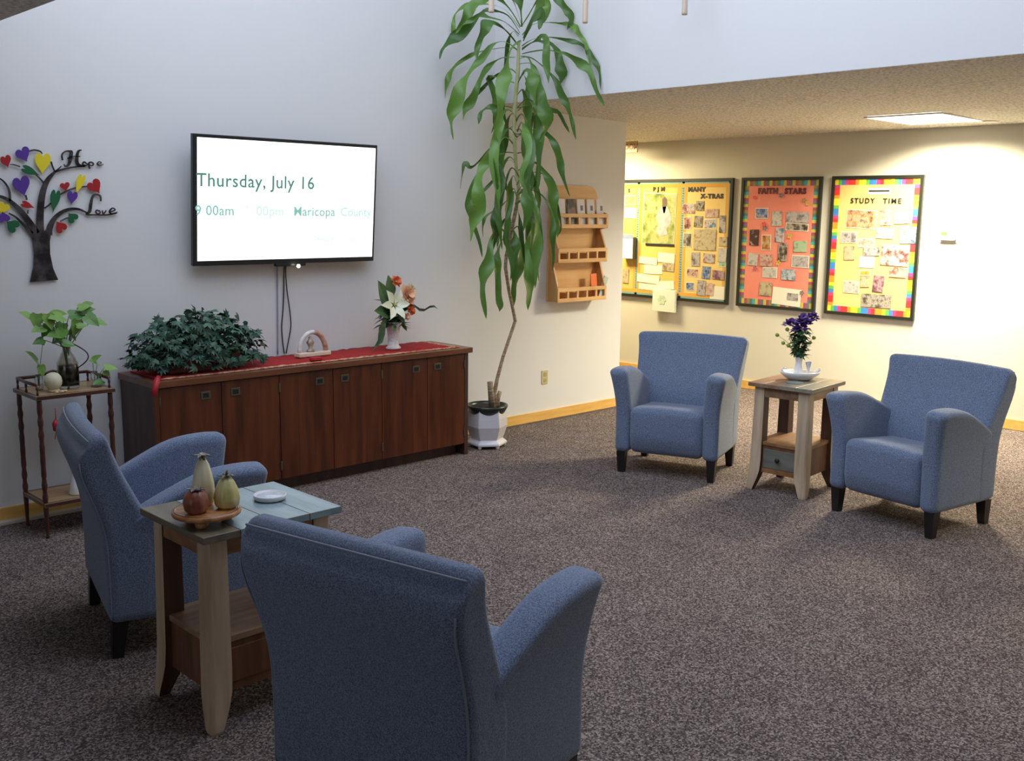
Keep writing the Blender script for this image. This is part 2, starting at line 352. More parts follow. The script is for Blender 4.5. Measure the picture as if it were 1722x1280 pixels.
def text_bm(s, size, depth, bold=0.0, spacing=1.0):
    cu = bpy.data.curves.new('t', 'FONT'); cu.body = s; cu.size = size; cu.extrude = depth / 2; cu.offset = bold; cu.space_character = spacing
    cu.resolution_u = 3
    o = bpy.data.objects.new('t', cu); C.objects.link(o); bpy.context.view_layer.update()
    me = bpy.data.meshes.new_from_object(o.evaluated_get(bpy.context.evaluated_depsgraph_get()))
    bm = B(); bm.from_mesh(me); bpy.data.objects.remove(o); bpy.data.curves.remove(cu); bpy.data.meshes.remove(me)
    return bm

# ---------------------------------------------------------------- the room
YA, XB, XE, XS = 5.715, 8.54, 6.84, 5.31      # television wall, board wall, end of television wall, soffit face
struct('floor', bx(-3, XB + .1, -5, 9.5, -0.1, 0), carpet)
struct('wall_left', bx(-3, XE, YA, YA + .15, 0, 5.0), paint)
struct('wall_back', bx(XB, XB + .12, -5, 9.5, 0, 2.6), paint_b)
struct('wall_hall', bx(XE - 1.6, XB, 9.4, 9.5, 0, 2.6), paint_b)
struct('wall_hall', bx(XE - 1.7, XE - 1.6, YA + .15, 9.5, 0, 2.6), paint_b)
struct('wall_right', bx(-3, XB, -5.1, -5, 0, 5.0), paint)
struct('wall_front', bx(-3.1, -3, -5, YA, 0, 5.0), paint)
b = B()          # low ceiling, very slightly out of level
vs = box(b, XS + .002, XB + .1, -5, 9.5, 2.48, 2.60)
for v in b.verts:
    if v.co.x > 8 and v.co.z < 2.5: v.co.z = 2.425
struct('ceiling', b, popcorn)
struct('wall_soffit', bx(XS, XS + .12, -5, YA, 2.482, 5.0), paint)
struct('wall_soffit', bx(1.29, 1.41, -5, YA, 2.422, 5.0), paint)
struct('ceiling', bx(-3, 1.41, -5, YA, 2.40, 2.42 + .06), popcorn)
b = B()
for a in ((1.41, 1.8, -5, YA), (4.8, XS, -5, YA), (1.8, 4.8, 4.9, YA), (1.8, 4.8, -5, 0.3)): box(b, *a, 4.9, 5.0)
struct('ceiling', b, paint)
b = B()
for a in ((.46, 3.14, .0, .05), (.46, 3.14, 2.20, 2.25), (.46, .51, .05, 2.20), (3.09, 3.14, .05, 2.20), (1.775, 1.825, .05, 2.20)): box(b, -3.0, -2.93, a[0], a[1], a[2], a[3])
struct('fill_frame_1', b, mat('fill_frame_paint', (.5, .5, .5), .5))  # made-up frame set round the added left fill, never in view
b = B()
box(b, 1.3, XE, YA - .014, YA, 0.012, .088); struct('baseboard_left', b, base_orange)
struct('trim_1', bx(1.3, 2.36, YA - .05, YA, 0, .022, .004), cream)
struct('baseboard_back', bx(XB - .014, XB, -5, 9.4, 0.004, .085), base_orange)
struct('baseboard_end', bx(XE, XE + .014, YA, YA + .16, 0.004, .085), base_orange)

# ---------------------------------------------------------------- armchairs
def make_chair(label):
    t = thing('armchair', label, 'armchair', group=None)
    # backrest: profile in depth (front, rear) against height
    rear = [(.14, .275), (.35, .275), (.5, .284), (.62, .316), (.70, .346), (.75, .358), (.80, .360), (.84, .350), (.875, .332)]
    front = [(.14, .10), (.40, .085), (.50, .10), (.60, .145), (.72, .205), (.80, .238), (.875, .262)]
    halfw = [(.14, .346), (.5, .350), (.70, .363), (.80, .373), (.875, .386)]
    H = (.875 - .14) / 2
    def wb(q):
        z = q.z + .14 + H
        v = (q.y / .09 + 1) / 2; yf, yr = sinterp(z, front), sinterp(z, rear)
        u = q.x / .346; hw = sinterp(z, halfw)
        zz = z; hump = max(0, (z - .6) / .275)
        y = yf + (yr - yf) * v
        if v > .5: zz -= 0.050 * ((v - .5) * 2) ** 2 * max(0, (z - .72) / .155)
        y += .022 * (1 - u * u) * hump - .010 * hump
        zz += .010 * (1 - u * u) * hump
        zz += .006 * hump
        return Vector((u * hw, y, zz))
    b = B(); rgrid(b, .346, .09, H, .036, (12, 4, 14), wb); obj('backrest', b, fabric, t, True)
    def ztop(y): return sinterp(y, [(-.34, .672), (-.29, .698), (-.20, .706), (-.08, .688), (.04, .632), (.16, .565), (.24, .51)])
    for s in (-1, 1):
        def wa(q, s=s):
            v = (q.y + .225) / .45; y = -.300 + .50 * v       # -.30 .. .20
            k = (q.z + .25) / .5                               # 0..1
            zt = ztop(y); z = .14 + (zt - .14) * k
            fl = max(0, (z - .42) / .27)                       # flare outward and forward
            out = .345 + .042 * fl ** 1.6; inn = .243 + .018 * fl ** 1.3 - .006 * math.sin(PI * min(1, k))
            u = (q.x / .052 + 1) / 2
            x = inn + (out - inn) * u
            y2 = y - .045 * max(0, (z - .36) / .33) ** 1.5 * (1 - v) ** 1.5
            # crown of the arm slopes down to the outside
            z -= .012 * max(0, k - .9) / .1 * (u - .3)
            return Vector((s * x, y2, z))
        b = B(); rgrid(b, .052, .225, .25, .034, (4, 12, 14), wa); obj('armrest', b, fabric, t, True)
    def ws(q):
        u = q.x / .243; v = (q.y + .22) / .44; k = (q.z + .15) / .30
        z = .142 + k * .298
        y = -.312 + v * .47
        if k > .5: z += .020 * (1 - u * u) * (1 - v) * (k - .5) * 2 - .030 * v * (k - .5) * 2 + .01
        y -= .012 * (1 - u * u) * (1 - v) * math.sin(PI * min(1, k))
        if v < .2: y += .022 * max(0, (.35 - k) / .35)
        return Vector((u * .2445, y, z))
    b = B(); rgrid(b, .243, .22, .15, .045, (10, 8, 8), ws); obj('seat', b, fabric, t, True)
    b = B()
    def seampt(u):
        hump = 1; z = .862
        return (u * .368, .318 + .022 * (1 - u * u), z - .001 + .010 * (1 - u * u))
    tube(b, [seampt(-1 + 2 * i / 20) for i in range(21)], .0035, 6)
    for s in (-1, 1):
        tube(b, [(s * (sinterp(z, halfw) - .010), sinterp(z, rear) - .010 + .0, z) for z in [.16 + .62 * i / 16 for i in range(17)]], .0032, 6)
    o = obj('seam', b, seam_m, t, True)
    for sx in (-1, 1):
        for yy in (-.25, .235):
            b = B(); c = (sx * .302, yy)
            v8 = box(b, -.03, .03, -.03, .03, 0, .145)
            for v in v8:
                tp = v.co.z > .1; k = 1.0 if tp else .68
                v.co.x = c[0] + v.co.x * k + (0 if tp else 0.0); v.co.y = c[1] + v.co.y * k + (0 if tp else (.015 if yy > 0 else -.0))
            obj('leg', b, blackwood, t)
    return t
def copy_tree(o, parent=None):
    c = o.copy(); C.objects.link(c); c.parent = parent
    for ch in list(o.children): copy_tree(ch, c)
    return c
chair0 = make_chair('blue armchair facing the room, left of the table with purple flowers')
spots = [(5.447, 4.027, -1.209, None),
 (5.554, 2.459, -1.733, 'blue armchair farthest right, beside the table with the purple flowers'),
 (1.707, 2.092, 1.782, 'blue armchair in the foreground seen from behind, nearest the viewer'),
 (1.786, 3.908, 1.325, 'blue armchair at left in front of the sideboard, seen from its side and back')]
for x, y, a, lab in spots:
    o = chair0 if lab is None else copy_tree(chair0)
    o.location = (x, y, 0); o.rotation_euler = (0, 0, a)
    if lab: o['label'] = lab

# ---------------------------------------------------------------- reclaimed wood side tables
def side_table(label, loc, rz, sx, sy, planks, along, drawer_side, toph=.68):
    t = thing('side_table', label, 'side table', loc, rz)
    b = B(); n = len(planks); mats = list(dict.fromkeys(planks))
    for i, p in enumerate(planks):
        if along == 'x': a = (-sx, sx, -sy + 2 * sy * i / n + (.0006 if i else 0), -sy + 2 * sy * (i + 1) / n)
        else: a = (-sx + 2 * sx * i / n + (.0006 if i else 0), -sx + 2 * sx * (i + 1) / n, -sy, sy)
        box(b, *a, toph - .024, toph, mats.index(p), .002)
    obj('tabletop', b, mats, t)
    ex, ey = sx - .030, sy - .030        # outer faces of the legs at the top
    for qx in (-1, 1):
        for qy in (-1, 1):
            b = B()
            prof = [(.656, .0, .068), (.40, .003, .071), (.20, .006, .074), (.13, .009, .073), (.08, .013, .064), (.03, .017, .050), (.008, .017, .042), (.0, .015, .036)]
            rings = []
            for z, off, wd in prof:
                ox, oy = ex + off, ey + off
                rings.append([b.verts.new((qx * x, qy * y, z)) for x, y in ((ox, oy - .008), (ox, oy - wd), (ox - wd, oy - wd), (ox - wd, oy), (ox - .008, oy))])
            for r1, r2 in zip(rings, rings[1:]):
                for k in range(5):
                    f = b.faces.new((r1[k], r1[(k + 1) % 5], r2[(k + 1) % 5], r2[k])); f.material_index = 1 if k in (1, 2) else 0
            b.faces.new(rings[0]); b.faces.new(rings[-1])
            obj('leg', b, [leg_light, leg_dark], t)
    b = B(); k = .018
    for qy in (-1, 1): box(b, -ex + .07, ex - .07, qy * (ey - .012) - .009, qy * (ey - .012) + .009, .595, .656)
    for qx in (-1, 1): box(b, qx * (ex - .012) - .009, qx * (ex - .012) + .009, -ey + .07, ey - .07, .595, .656)
    obj('apron', b, pl_brown if along == 'x' else pl_rust, t)
    b = B(); box(b, -ex + .012, ex - .012, -ey + .012, ey - .012, .290, .312, 0, .002); obj('lower_shelf', b, pl_rust if along == 'x' else pl_brown, t)
    b = B(); i_ = .018
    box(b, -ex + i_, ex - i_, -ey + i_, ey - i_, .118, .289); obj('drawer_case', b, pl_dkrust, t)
    b = B(); dx = ex - i_
    s = -1
    if drawer_side == '-x':
        box(b, -dx - .006, -dx, -ey + .075, ey - .075, .150, .268, 0, .002); d = obj('drawer', b, greenish, t)
        b = B(); lathe(b, [(0, 0), (.006, 0), (.006, .012), (.015, .018), (.015, .024), (.008, .029), (0, .03)], 14)
        obj('knob', b, blackwood, d, True, (-dx - .006, 0, .21), (0, -PI / 2, 0))
        b = B(); box(b, -dx - .008, -dx, -ey + .07, ey - .07, .118, .148); obj('bottom_rail', b, pl_rust, t)
    else:
        dy = ey - i_
        box(b, -ex + .075, ex - .075, -dy - .006, -dy, .150, .268, 0, .002); d = obj('drawer', b, pl_dkrust, t)
        b = B(); lathe(b, [(0, 0), (.006, 0), (.006, .012), (.015, .018), (.015, .024), (.008, .029), (0, .03)], 14)
        obj('knob', b, blackwood, d, True, (0, -dy - .006, .21), (PI / 2, 0, 0))
    return t
side_table('wooden side table between the two far armchairs, holding the purple flowers', (5.60, 3.245, 0), math.radians(4.5), .235, .21, [pl_grey, pl_grey, pl_brown, pl_brown], 'x', '-x')
side_table('wooden side table with blue-grey top between the two near armchairs', (1.69, 3.085, 0), math.radians(.6), .262, .222, [pl_olive, pl_blue, pl_blue, pl_blue], 'y', '-y')

# ---------------------------------------------------------------- things on the near table
TZ = .680
tr = thing('pedestal_tray', 'round carved wooden footed tray under the three ceramic gourds', 'tray', (1.520, 3.005, TZ))
b = B(); lathe(b, [(0, .026), (.085, .026), (.103, .030), (.108, .040), (.104, .048), (.098, .046), (.094, .043), (0, .043)], 48); obj('tray_dish', b, tray_w, tr, True)
b = B(); lathe(b, [(.101, .027), (.109, .031), (.111, .037), (.109, .044), (.104, .046)], 64, rib=.012, ribn=64); obj('carved_rim', b, tray_rim, tr, True)
for k in range(3):
    a = -2.3 + k * 2 * PI / 3; b = B(); lathe(b, [(.012, 0), (.020, .006), (.022, .016), (.014, .027)], 16, (.066 * math.cos(a), .066 * math.sin(a), 0)); obj('foot', b, tray_rim, tr, True)
def gourd(name, label, loc, prof, m_, leafr, lz, ribn, stem=0):
    g = thing(name, label, 'ceramic gourd', loc)
    b = B(); lathe(b, prof, 32, rib=.07, ribn=ribn); obj('gourd_body', b, m_, g, True)
    b = B()
    for k in range(7):
        a = k * 2 * PI / 7 + .2; c, s = math.cos(a), math.sin(a)
        P = [(.004, 0, 0), (leafr * .5, leafr * .32, .004), (leafr, .0, -.002 + .006 * (k % 2)), (leafr * .5, -leafr * .32, .004)]
        vs = [b.verts.new((c * x - s * y, s * x + c * y, lz + z)) for x, y, z in P]; vt = [b.verts.new(v.co + Vector((0, 0, .003))) for v in vs]
        b.faces.new(vs[::-1]); b.faces.new(vt)
        for i in range(4): b.faces.new((vs[i], vs[(i + 1) % 4], vt[(i + 1) % 4], vt[i]))
    lathe(b, [(leafr * .45, lz - .012), (leafr * .38, lz - .004), (leafr * .3, lz + .004), (0, lz + .006)], 14)
    obj('leaf_cap', b, silver_leaf, g)
    if stem:
        b = B(); tube(b, [(0, 0, lz), (.002, 0, lz + .012), (.006, 0, lz + stem)], [.005, .004, .003], 8); obj('stem', b, silver_leaf, g, True)
gz = TZ + .0432
gourd('ceramic_gourd', 'tall cream ceramic gourd with a flared pewter cap, at the back of the wooden tray', (1.536, 3.054, gz),
      [(0, 0), (.026, .001), (.034, .015), (.039, .045), (.037, .075), (.030, .110), (.022, .140), (.014, .155), (.012, .162), (0, .163)], gourd_w, .030, .168, 6)
gourd('ceramic_gourd', 'squat yellow ceramic gourd with a drooping dark cap, right on the wooden tray', (1.577, 2.973, gz),
      [(0, 0), (.024, .001), (.040, .014), (.044, .036), (.038, .066), (.026, .092), (.016, .104), (0, .108)], gourd_y, .028, .108, 8, .022)
gourd('ceramic_gourd', 'small round reddish ceramic gourd, left front of the wooden tray', (1.474, 2.985, gz),
      [(0, 0), (.022, .001), (.038, .014), (.043, .036), (.039, .058), (.026, .074), (.012, .078), (0, .078)], gourd_r, .030, .079, 8)
b = B(); bmesh.ops.create_uvsphere(b, u_segments=14, v_segments=10, radius=.0075)
tag(obj('glass_bead', b, glass_m, None, True, (1.612, 3.010, TZ + .0555)), 'tiny clear glass bead at the right rim of the wooden tray', 'bead')
cs = thing('coaster_dish', 'round white and clear glass coaster dish on the blue-grey tabletop', 'coaster', (1.812, 3.103, TZ))
b = B(); lathe(b, [(0, .002), (.050, .002), (.056, .006), (.058, .020), (.055, .021), (.052, .010), (0, .009)], 40); obj('dish', b, white_gloss, cs, True)
b = B(); lathe(b, [(0, .0095), (.048, .0095), (.047, .014), (0, .0145)], 32); obj('insert', b, mat('pale_blue_insert', (.55, .66, .70), .15, col2=(.75, .8, .8), scale=50), cs, True)

# ---------------------------------------------------------------- things on the far table
fz = TZ
b = B(); lathe(b, [(0, 0), (.052, 0), (.053, .003), (.052, .006), (0, .006)], 32)
tag(obj('stone_coaster', b, coaster_m, None, False, (5.535, 3.225, fz)), 'grey round stone coaster on the far side table in front of the white dish', 'coaster')
sw = thing('white_dish', 'low white boat shaped ceramic dish under the purple flowers', 'dish', (5.665, 3.268, fz), math.radians(-44))
b = B(); lathe(b, [(0, 0), (.060, 0), (.090, .014), (.116, .036), (.124, .052), (.120, .055), (.108, .047), (.080, .030), (0, .028)], 40, sq=(1, .8)); obj('bowl', b, white_gloss, sw, True)
b = B(); tube(b, [(-.10, 0, .045), (-.115, 0, .060), (-.105, 0, .075), (-.085, 0, .070)], [.006, .007, .006, .004], 8); obj('handle', b, white_gloss, sw, True); b = B(); tube(b, [(.10, 0, .045), (.122, 0, .062), (.118, 0, .075)], [.006, .007, .004], 8)
obj('handle', b, white_gloss, sw, True)
va = thing('bud_vase', 'slim white vase standing in the white dish', 'vase', (5.675, 3.285, fz + .029))
b = B(); lathe(b, [(0, 0), (.030, 0), (.028, .03), (.022, .06), (.020, .085), (.026, .115), (.034, .140), (.030, .140), (.020, .112), (.016, .085), (0, .08)], 28); obj('vase_body', b, white_gloss, va, True)
gl = thing('glass_flute', 'small frosted glass tulip beside the slim white vase', 'glass', (5.700, 3.232, fz + .029))
b = B(); lathe(b, [(.017, 0), (.004, .004), (.004, .020), (.010, .045), (.020, .085), (.018, .085), (.008, .046), (0, .03)], 20)
obj('glass_bowl', b, mat('frosted_glass', (.75, .74, .80), .3, trans=.4), gl, True)

def petal_flower(b, c, n, r, w, up, tilt=Vector((0, 0, 1)), mi=0, rnd=0, pointed=False):
    q = tilt.normalized().to_track_quat('Z', 'Y')
    for k in range(n):
        a = 2 * PI * k / n + random.random() * rnd; rr = r * (1 + random.uniform(-.1, .1) * bool(rnd))
        P = [(.15 * rr, 0, 0), (.55 * rr, w * .5, up * .6), (.85 * rr, w * .35, up * .95), (rr, 0, up * .9), (.85 * rr, -w * .35, up * .95), (.55 * rr, -w * .5, up * .6)]
        if pointed: P = [(.08 * rr, 0, 0), (.42 * rr, w * .5, up * .5), (.70 * rr, w * .38, up * .9), (rr * 1.05, 0, up * .6), (.70 * rr, -w * .38, up * .9), (.42 * rr, -w * .5, up * .5)]
        mid = b.verts.new(Vector(c) + q @ Vector((.55 * rr * math.cos(a), .55 * rr * math.sin(a), up * .45)))
        vs = [b.verts.new(Vector(c) + q @ Vector((x * math.cos(a) - y * math.sin(a), x * math.sin(a) + y * math.cos(a), z))) for x, y, z in P]
        for i in range(6):
            f = b.faces.new((vs[i], vs[(i + 1) % 6], mid)); f.material_index = mi
def leaf(b, base, d, L, Wd, nrm=None, curl=.25, mi=0, n=5):
    d = Vector(d).normalized(); nrm = Vector(nrm or (0, 0, 1)); side = d.cross(nrm)
    side = side.normalized() if side.length > 1e-4 else Vector((1, 0, 0)); nn = side.cross(d)
    prev = None
    for i in range(n + 1):
        s = i / n; wv = Wd * .5 * (math.sin(PI * min(1, s ** .8)) if i < n else 0) + .0008
        p = Vector(base) + d * L * s + nn * (-curl * L * s * s)
        row = [b.verts.new(p + side * wv + nn * wv * .25), b.verts.new(p), b.verts.new(p - side * wv + nn * wv * .25)]
        if prev:
            for k in (0, 1):
                f = b.faces.new((prev[k], prev[k + 1], row[k + 1], row[k])); f.material_index = mi
        prev = row
bq = thing('purple_bouquet', 'bunch of purple flowers with dark leaves and green buttons in the slim vase', 'flowers', (5.675, 3.285, fz + .114))
SR = Vector((.72, -.694, 0)); SF = Vector((.694, .72, 0))      # across and along the line of sight
b = B(); random.seed(3)
for i in range(9):
    a = Vector((random.uniform(-.07, .07), random.uniform(-.05, .05), random.uniform(.12, .2))); tube(b, [(0, 0, 0), a * .3 + Vector((0, 0, .02)), a], .0022, 5)
buts = [(-.145, .165), (-.105, .115), (-.072, .10), (.085, .15), (-.085, .20), (-.03, .07), (.062, .12)]
for u, z in buts: tube(b, [(0, 0, .03), tuple(SR * u * .5 + Vector((0, 0, z * .7))), tuple(SR * u + Vector((0, 0, z)))], .0014, 4)
obj('stems', b, stem_m, bq)
b = B()
for i in range(210):
    a = random.uniform(0, 2 * PI); z = random.uniform(.03, .21); rr = random.uniform(.01, .055) * (.5 + z * 3)
    leaf(b, (rr * .6 * math.cos(a), rr * .6 * math.sin(a), z), (math.cos(a), math.sin(a), random.uniform(-.4, .7)), random.uniform(.035, .062), .028, curl=.3)
obj('leaves', b, dgreen, bq)
b = B()
for u, v, z in ((-.06, 0, .235), (-.03, .03, .225), (-.02, -.03, .255), (.01, 0, .245), (.02, .03, .265), (.045, -.01, .27), (.075, .0, .275), (-.085, .01, .228), (0, -.04, .215), (.03, -.04, .24), (-.04, -.04, .205)):
    for ly in range(3): petal_flower(b, SR * u + SF * v + Vector((0, 0, z + ly * .005)), 9, .037 - ly * .008, .017, .006 + ly * .008, Vector((random.uniform(-.5, .5), random.uniform(-.8, .1), 1)), rnd=.3)
obj('purple_blooms', b, purple_m, bq)
for u, z in buts: b = B(); bmesh.ops.create_icosphere(b, subdivisions=2, radius=.013, matrix=Matrix.Translation(SR * u + Vector((0, 0, z)))); obj('button_flower', b, lgreen, bq, True)

# ---------------------------------------------------------------- sideboard
sb = thing('sideboard', 'long low cherry wood sideboard with six doors under the television', 'sideboard', (0, 0, 0))
CX0, CX1, CYF, CYB, CH = 2.375, 4.662, 5.255, 5.700, .762
b = B(); box(b, CX0 + .041, CX1 - .036, CYF + .022, CYB - .002, .0755, CH - .0365); box(b, CX0 + .10, CX1 - .06, CYF + .07, CYB - .02, .0, .075)
box(b, CX1 - .035, CX1 - .004, CYF + .004, CYB, 0, CH - .034); box(b, CX0 + .008, CX0 + .04, CYF + .004, CYB, 0, CH - .034)
obj('carcass', b, cherry_dark, sb)
b = B(); box(b, CX0 - .006, CX1 + .02, CYF - .018, CYB, CH - .036, CH, 0, .003); obj('top', b, cherry_top, sb)
b = B(); box(b, CX0 - .006, CX0 + .02, CYF - .022, CYF + .004, .0, CH - .037); box(b, CX0 + .02, CX0 + .03, CYF, CYF + .02, .05, CH - .037); obj('corner_post', b, cherry, sb)
ed = [2.405, 2.776, 3.153, 3.533, 3.908, 4.288, 4.622]
for i in range(6):
    x0, x1 = ed[i] + .0025, ed[i + 1] - .0025
    b = B(); n = 3
    for k in range(n): box(b, x0 + (x1 - x0) * k / n + (.0007 if k else 0), x0 + (x1 - x0) * (k + 1) / n, CYF, CYF + .02, .085, CH - .042)
    d = obj('door', b, cherry, sb)
    hx = (x1 - .095) if i % 2 == 0 else (x0 + .085)
    b = B(); box(b, hx - .030, hx + .030, CYF - .004, CYF, .632, .678, 0, .002); box(b, hx - .018, hx + .018, CYF - .0052, CYF - .004, .642, .668, 1); obj('handle', b, [brass, iron], d)
    for hz in (.14, .62):
        b = B(); q = x0 if i % 2 == 0 else x1; box(b, q - .004, q + .004, CYF - .006, CYF, hz, hz + .055, 0, .002); obj('hinge', b, brass, d)

# red runner
rn = thing('table_runner', 'red cloth runner with tan patterned edging along the sideboard top', 'table runner', (0, 0, 0))
b = B(); z = CH + .001
def cloth(b, x0, x1, y0, y1, z, nx, ny, amp, mi=0, th=.003, sk=0):
    g = [[b.verts.new((x0 + (x1 - x0) * i / nx, y0 + (y1 - y0) * j / ny + sk * (i / nx), z + th + amp * (noise.noise(Vector((i * .7, j * .9, 3))) + .5))) for j in range(ny + 1)] for i in range(nx + 1)]
    lo = [[b.verts.new(Vector((v.co.x, v.co.y, z))) for v in r] for r in g]
    for i in range(nx):
        for j in range(ny):
            b.faces.new((g[i][j], g[i + 1][j], g[i + 1][j + 1], g[i][j + 1])).material_index = mi
            b.faces.new((lo[i][j], lo[i][j + 1], lo[i + 1][j + 1], lo[i + 1][j])).material_index = mi
    for i in range(nx):
        for j in (0, ny): b.faces.new((g[i][j], g[i + 1][j], lo[i + 1][j], lo[i][j])).material_index = mi
    for j in range(ny):
        for i in (0, nx): b.faces.new((g[i][j], g[i][j + 1], lo[i][j + 1], lo[i][j])).material_index = mi
cloth(b, CX0 + .05, 4.56, 5.325, 5.66, z, 70, 6, .007); obj('cloth', b, red_cloth, rn, True)
b = B(); cloth(b, CX0 + .05, 4.56, 5.285, 5.324, z, 90, 2, .005); cloth(b, 4.561, 4.60, 5.285, 5.66, z, 3, 8, .004); obj('edging', b, tan_cloth, rn, True)
b = B(); tube(b, [(2.41, 5.262, CH + .024), (2.38, 5.214, CH + .014), (2.362, 5.206, CH - .03), (2.348, 5.200, CH - .065)], [.012, .017, .017, .010], 10); tag(obj('ribbon_end', b, red_gloss, None, True), 'glossy red ribbon end hanging over the left front corner of the sideboard', 'ribbon')

# ivy
iv = thing('ivy_plant', 'bushy dark green artificial ivy on the left end of the sideboard', 'potted plant', (2.75, 5.47, CH + .0105))
b = B(); box(b, -.22, .22, -.10, .10, 0, .10, 0, .01); obj('planter', b, mat('rust_planter', (.15, .03, .02), .5), iv)
b = B(); b2 = B(); random.seed(5)
IV = [(0, 1.0), (.25, .62), (.45, .5), (.7, .72), (1, .95)]
shape = [(0, 1.0)]
def ivyleaf(b, p, d, nrm, s):
    d = d.normalized(); side = d.cross(nrm).normalized(); nn = side.cross(d)
    out = [(-.1, 0, 0), (-.05, .42, -.08), (.25, .62, -.16), (.35, .30, 0), (.80, .36, -.1), (.62, .13, .02), (1.1, 0, -.22), (.62, -.13, .02), (.80, -.36, -.1), (.35, -.30, 0), (.25, -.62, -.16), (-.05, -.42, -.08)]
    ctr = b.verts.new(p + d * s * .3 + nn * s * .06)
    vs = [b.verts.new(p + d * s * x + side * s * y + nn * s * zz) for x, y, zz in out]
    for i in range(len(vs)): b.faces.new((vs[i], vs[(i + 1) % len(vs)], ctr))
for i in range(900):
    th = random.uniform(0, 2 * PI); ph = random.uniform(-.05, 1.0) ** 1; ph = math.asin(max(-.1, min(1, ph)))
    u = Vector((math.cos(th) * math.cos(ph), math.sin(th) * math.cos(ph), math.sin(ph)))
    rx = .42; ry = .20; rz = .30; k = random.uniform(.62, 1.04)
    x = u.x * rx * k + .0; zz = .045 + u.z * rz * k
    top = sinterp(x, [(-.46, .10), (-.36, .21), (-.22, .27), (-.05, .335), (.12, .335), (.24, .29), (.36, .24), (.44, .12)])
    zz = max(.012, min(zz, top * random.uniform(.92, 1.06)))
    y = u.y * ry * k
    y = max(-.225, min(.165, y))
    if x > .24 and random.random() < .25: continue
    p = Vector((x, y, zz)); d = Vector((u.x * .6 + random.uniform(-.6, .6), u.y * .6 + random.uniform(-.5, .3), random.uniform(-.9, .35)))
    nrm = Vector((u.x, u.y - .25, u.z + .3)) + Vector((random.uniform(-.4, .4), random.uniform(-.4, .4), random.uniform(-.3, .3)))
    L = random.uniform(.036, .062)
    q = p + d.normalized() * L
    if q.y > .20 or p.z + d.normalized().z * L * 1.3 < .012: continue
    ivyleaf(b, p, d, nrm, L)
    if i % 7 == 0: tube(b2, [(x * .2, y * .2, .09), (x * .7, y * .7, zz * .8 + .03), tuple(p)], .002, 4)
obj('foliage', b, ivy_m, iv); obj('vines', b2, mat('ivy_vine', (.05, .05, .02), .7), iv)

# arch ornament
ar = thing('arch_ornament', 'small white stone arch ornament with a figurine, on the red runner', 'ornament', (3.548, 5.50, CH + .0125))
b = B(); box(b, -.118, .118, -.035, .035, 0, .028, 0, .006); obj('base', b, cream_st, ar)
b = B(); pts = [(-.098 * math.cos(PI * i / 20) , 0, .028 + .125 * math.sin(PI * i / 20)) for i in range(12)]; tube(b, pts, .014, 10); obj('arch', b, marble, ar, True)
b = B(); pts = [(-.098 * math.cos(PI * i / 20) , 0, .028 + .125 * math.sin(PI * i / 20)) for i in range(11, 21)]; tube(b, pts, .0165, 10); obj('arch_end', b, peach_st, ar, True)
b = B(); lathe(b, [(0, 0), (.030, 0), (.026, .012), (.012, .020), (.020, .045), (.028, .060), (.018, .075), (.012, .085), (.014, .094), (0, .102)], 16, (-.015, 0, .028), rib=.2, ribn=5); obj('figurine', b, figure_m, ar, True)
b = B(); vs = [b.verts.new((-.085 * math.cos(PI * i / 16), .012, .030 + .108 * math.sin(PI * i / 16))) for i in range(17)]; vt = [b.verts.new(v.co + Vector((0, .003, 0))) for v in vs]
b.faces.new(vs); b.faces.new(vt[::-1])
for i in range(17): b.faces.new((vs[i], vs[(i + 1) % 17], vt[(i + 1) % 17], vt[i]))
obj('glass_back', b, glass_m, ar)

# flower vase on sideboard
vz = CH + .0125
fv = thing('crystal_vase', 'white patterned vase near the right end of the red runner', 'vase', (4.152, 5.45, vz))
b = B(); lathe(b, [(0, 0), (.050, 0), (.052, .010), (.038, .024), (.036, .07), (.044, .13), (.062, .185), (.058, .185), (.040, .13), (.030, .07), (0, .06)], 24, rib=.05, ribn=12)
obj('vase_body', b, mat('cut_white_glass', (.62, .58, .56), .25, col2=(.78, .75, .73), scale=60, bump=.5, bscale=60), fv, True)
fb = thing('lily_bouquet', 'bouquet with a cream lily, peach rose and orange flowers in the white patterned vase', 'flowers', (4.152, 5.45, vz + .12))
def at(u, z, v=0): return (u, v, z)        # across the wall, height, towards the room (-y)
b = B()
for i in range(10): tube(b, [(0, 0, -.04), (random.uniform(-.03, .03), random.uniform(-.03, .01), .06), (random.uniform(-.09, .09), random.uniform(-.05, .03), random.uniform(.12, .22))], .0025, 5)
tube(b, [(0, 0, .0), (0.0, -.01, .2), (.0, -.01, .33)], .003, 5)
obj('stems', b, stem_m, fb)
b = B(); random.seed(9)
for i in range(110):
    a = random.uniform(0, 2 * PI); z = random.uniform(.03, .22); rr = random.uniform(.01, .05)
    leaf(b, (rr * math.cos(a), rr * math.sin(a) * .7, z), (math.cos(a), math.sin(a) * .7, random.uniform(-.3, .6)), random.uniform(.06, .10), .045, curl=.3)
obj('dark_leaves', b, dgreen, fb)
b = B()
leaf(b, at(-.05, .15, -.03), (-.6, -.1, 1), .235, .105, (0, -1, .2), -.05, n=8); leaf(b, at(-.02, .22, .0), (-.12, -.05, 1), .16, .085, (0, -1, .1), .05, n=8)
leaf(b, at(-.03, .12, -.02), (-1, -.1, .25), .145, .10, (0, -1, .6), .1, n=8); leaf(b, at(.04, .05, -.03), (.5, -.3, -.5), .07, .03, (0, -1, .6), n=6)
leaf(b, at(-.02, .05, -.04), (-.3, -.3, -.3), .06, .035, (0, -1, .6), n=6)
obj('broad_leaves', b, mgreen, fb)
b = B()
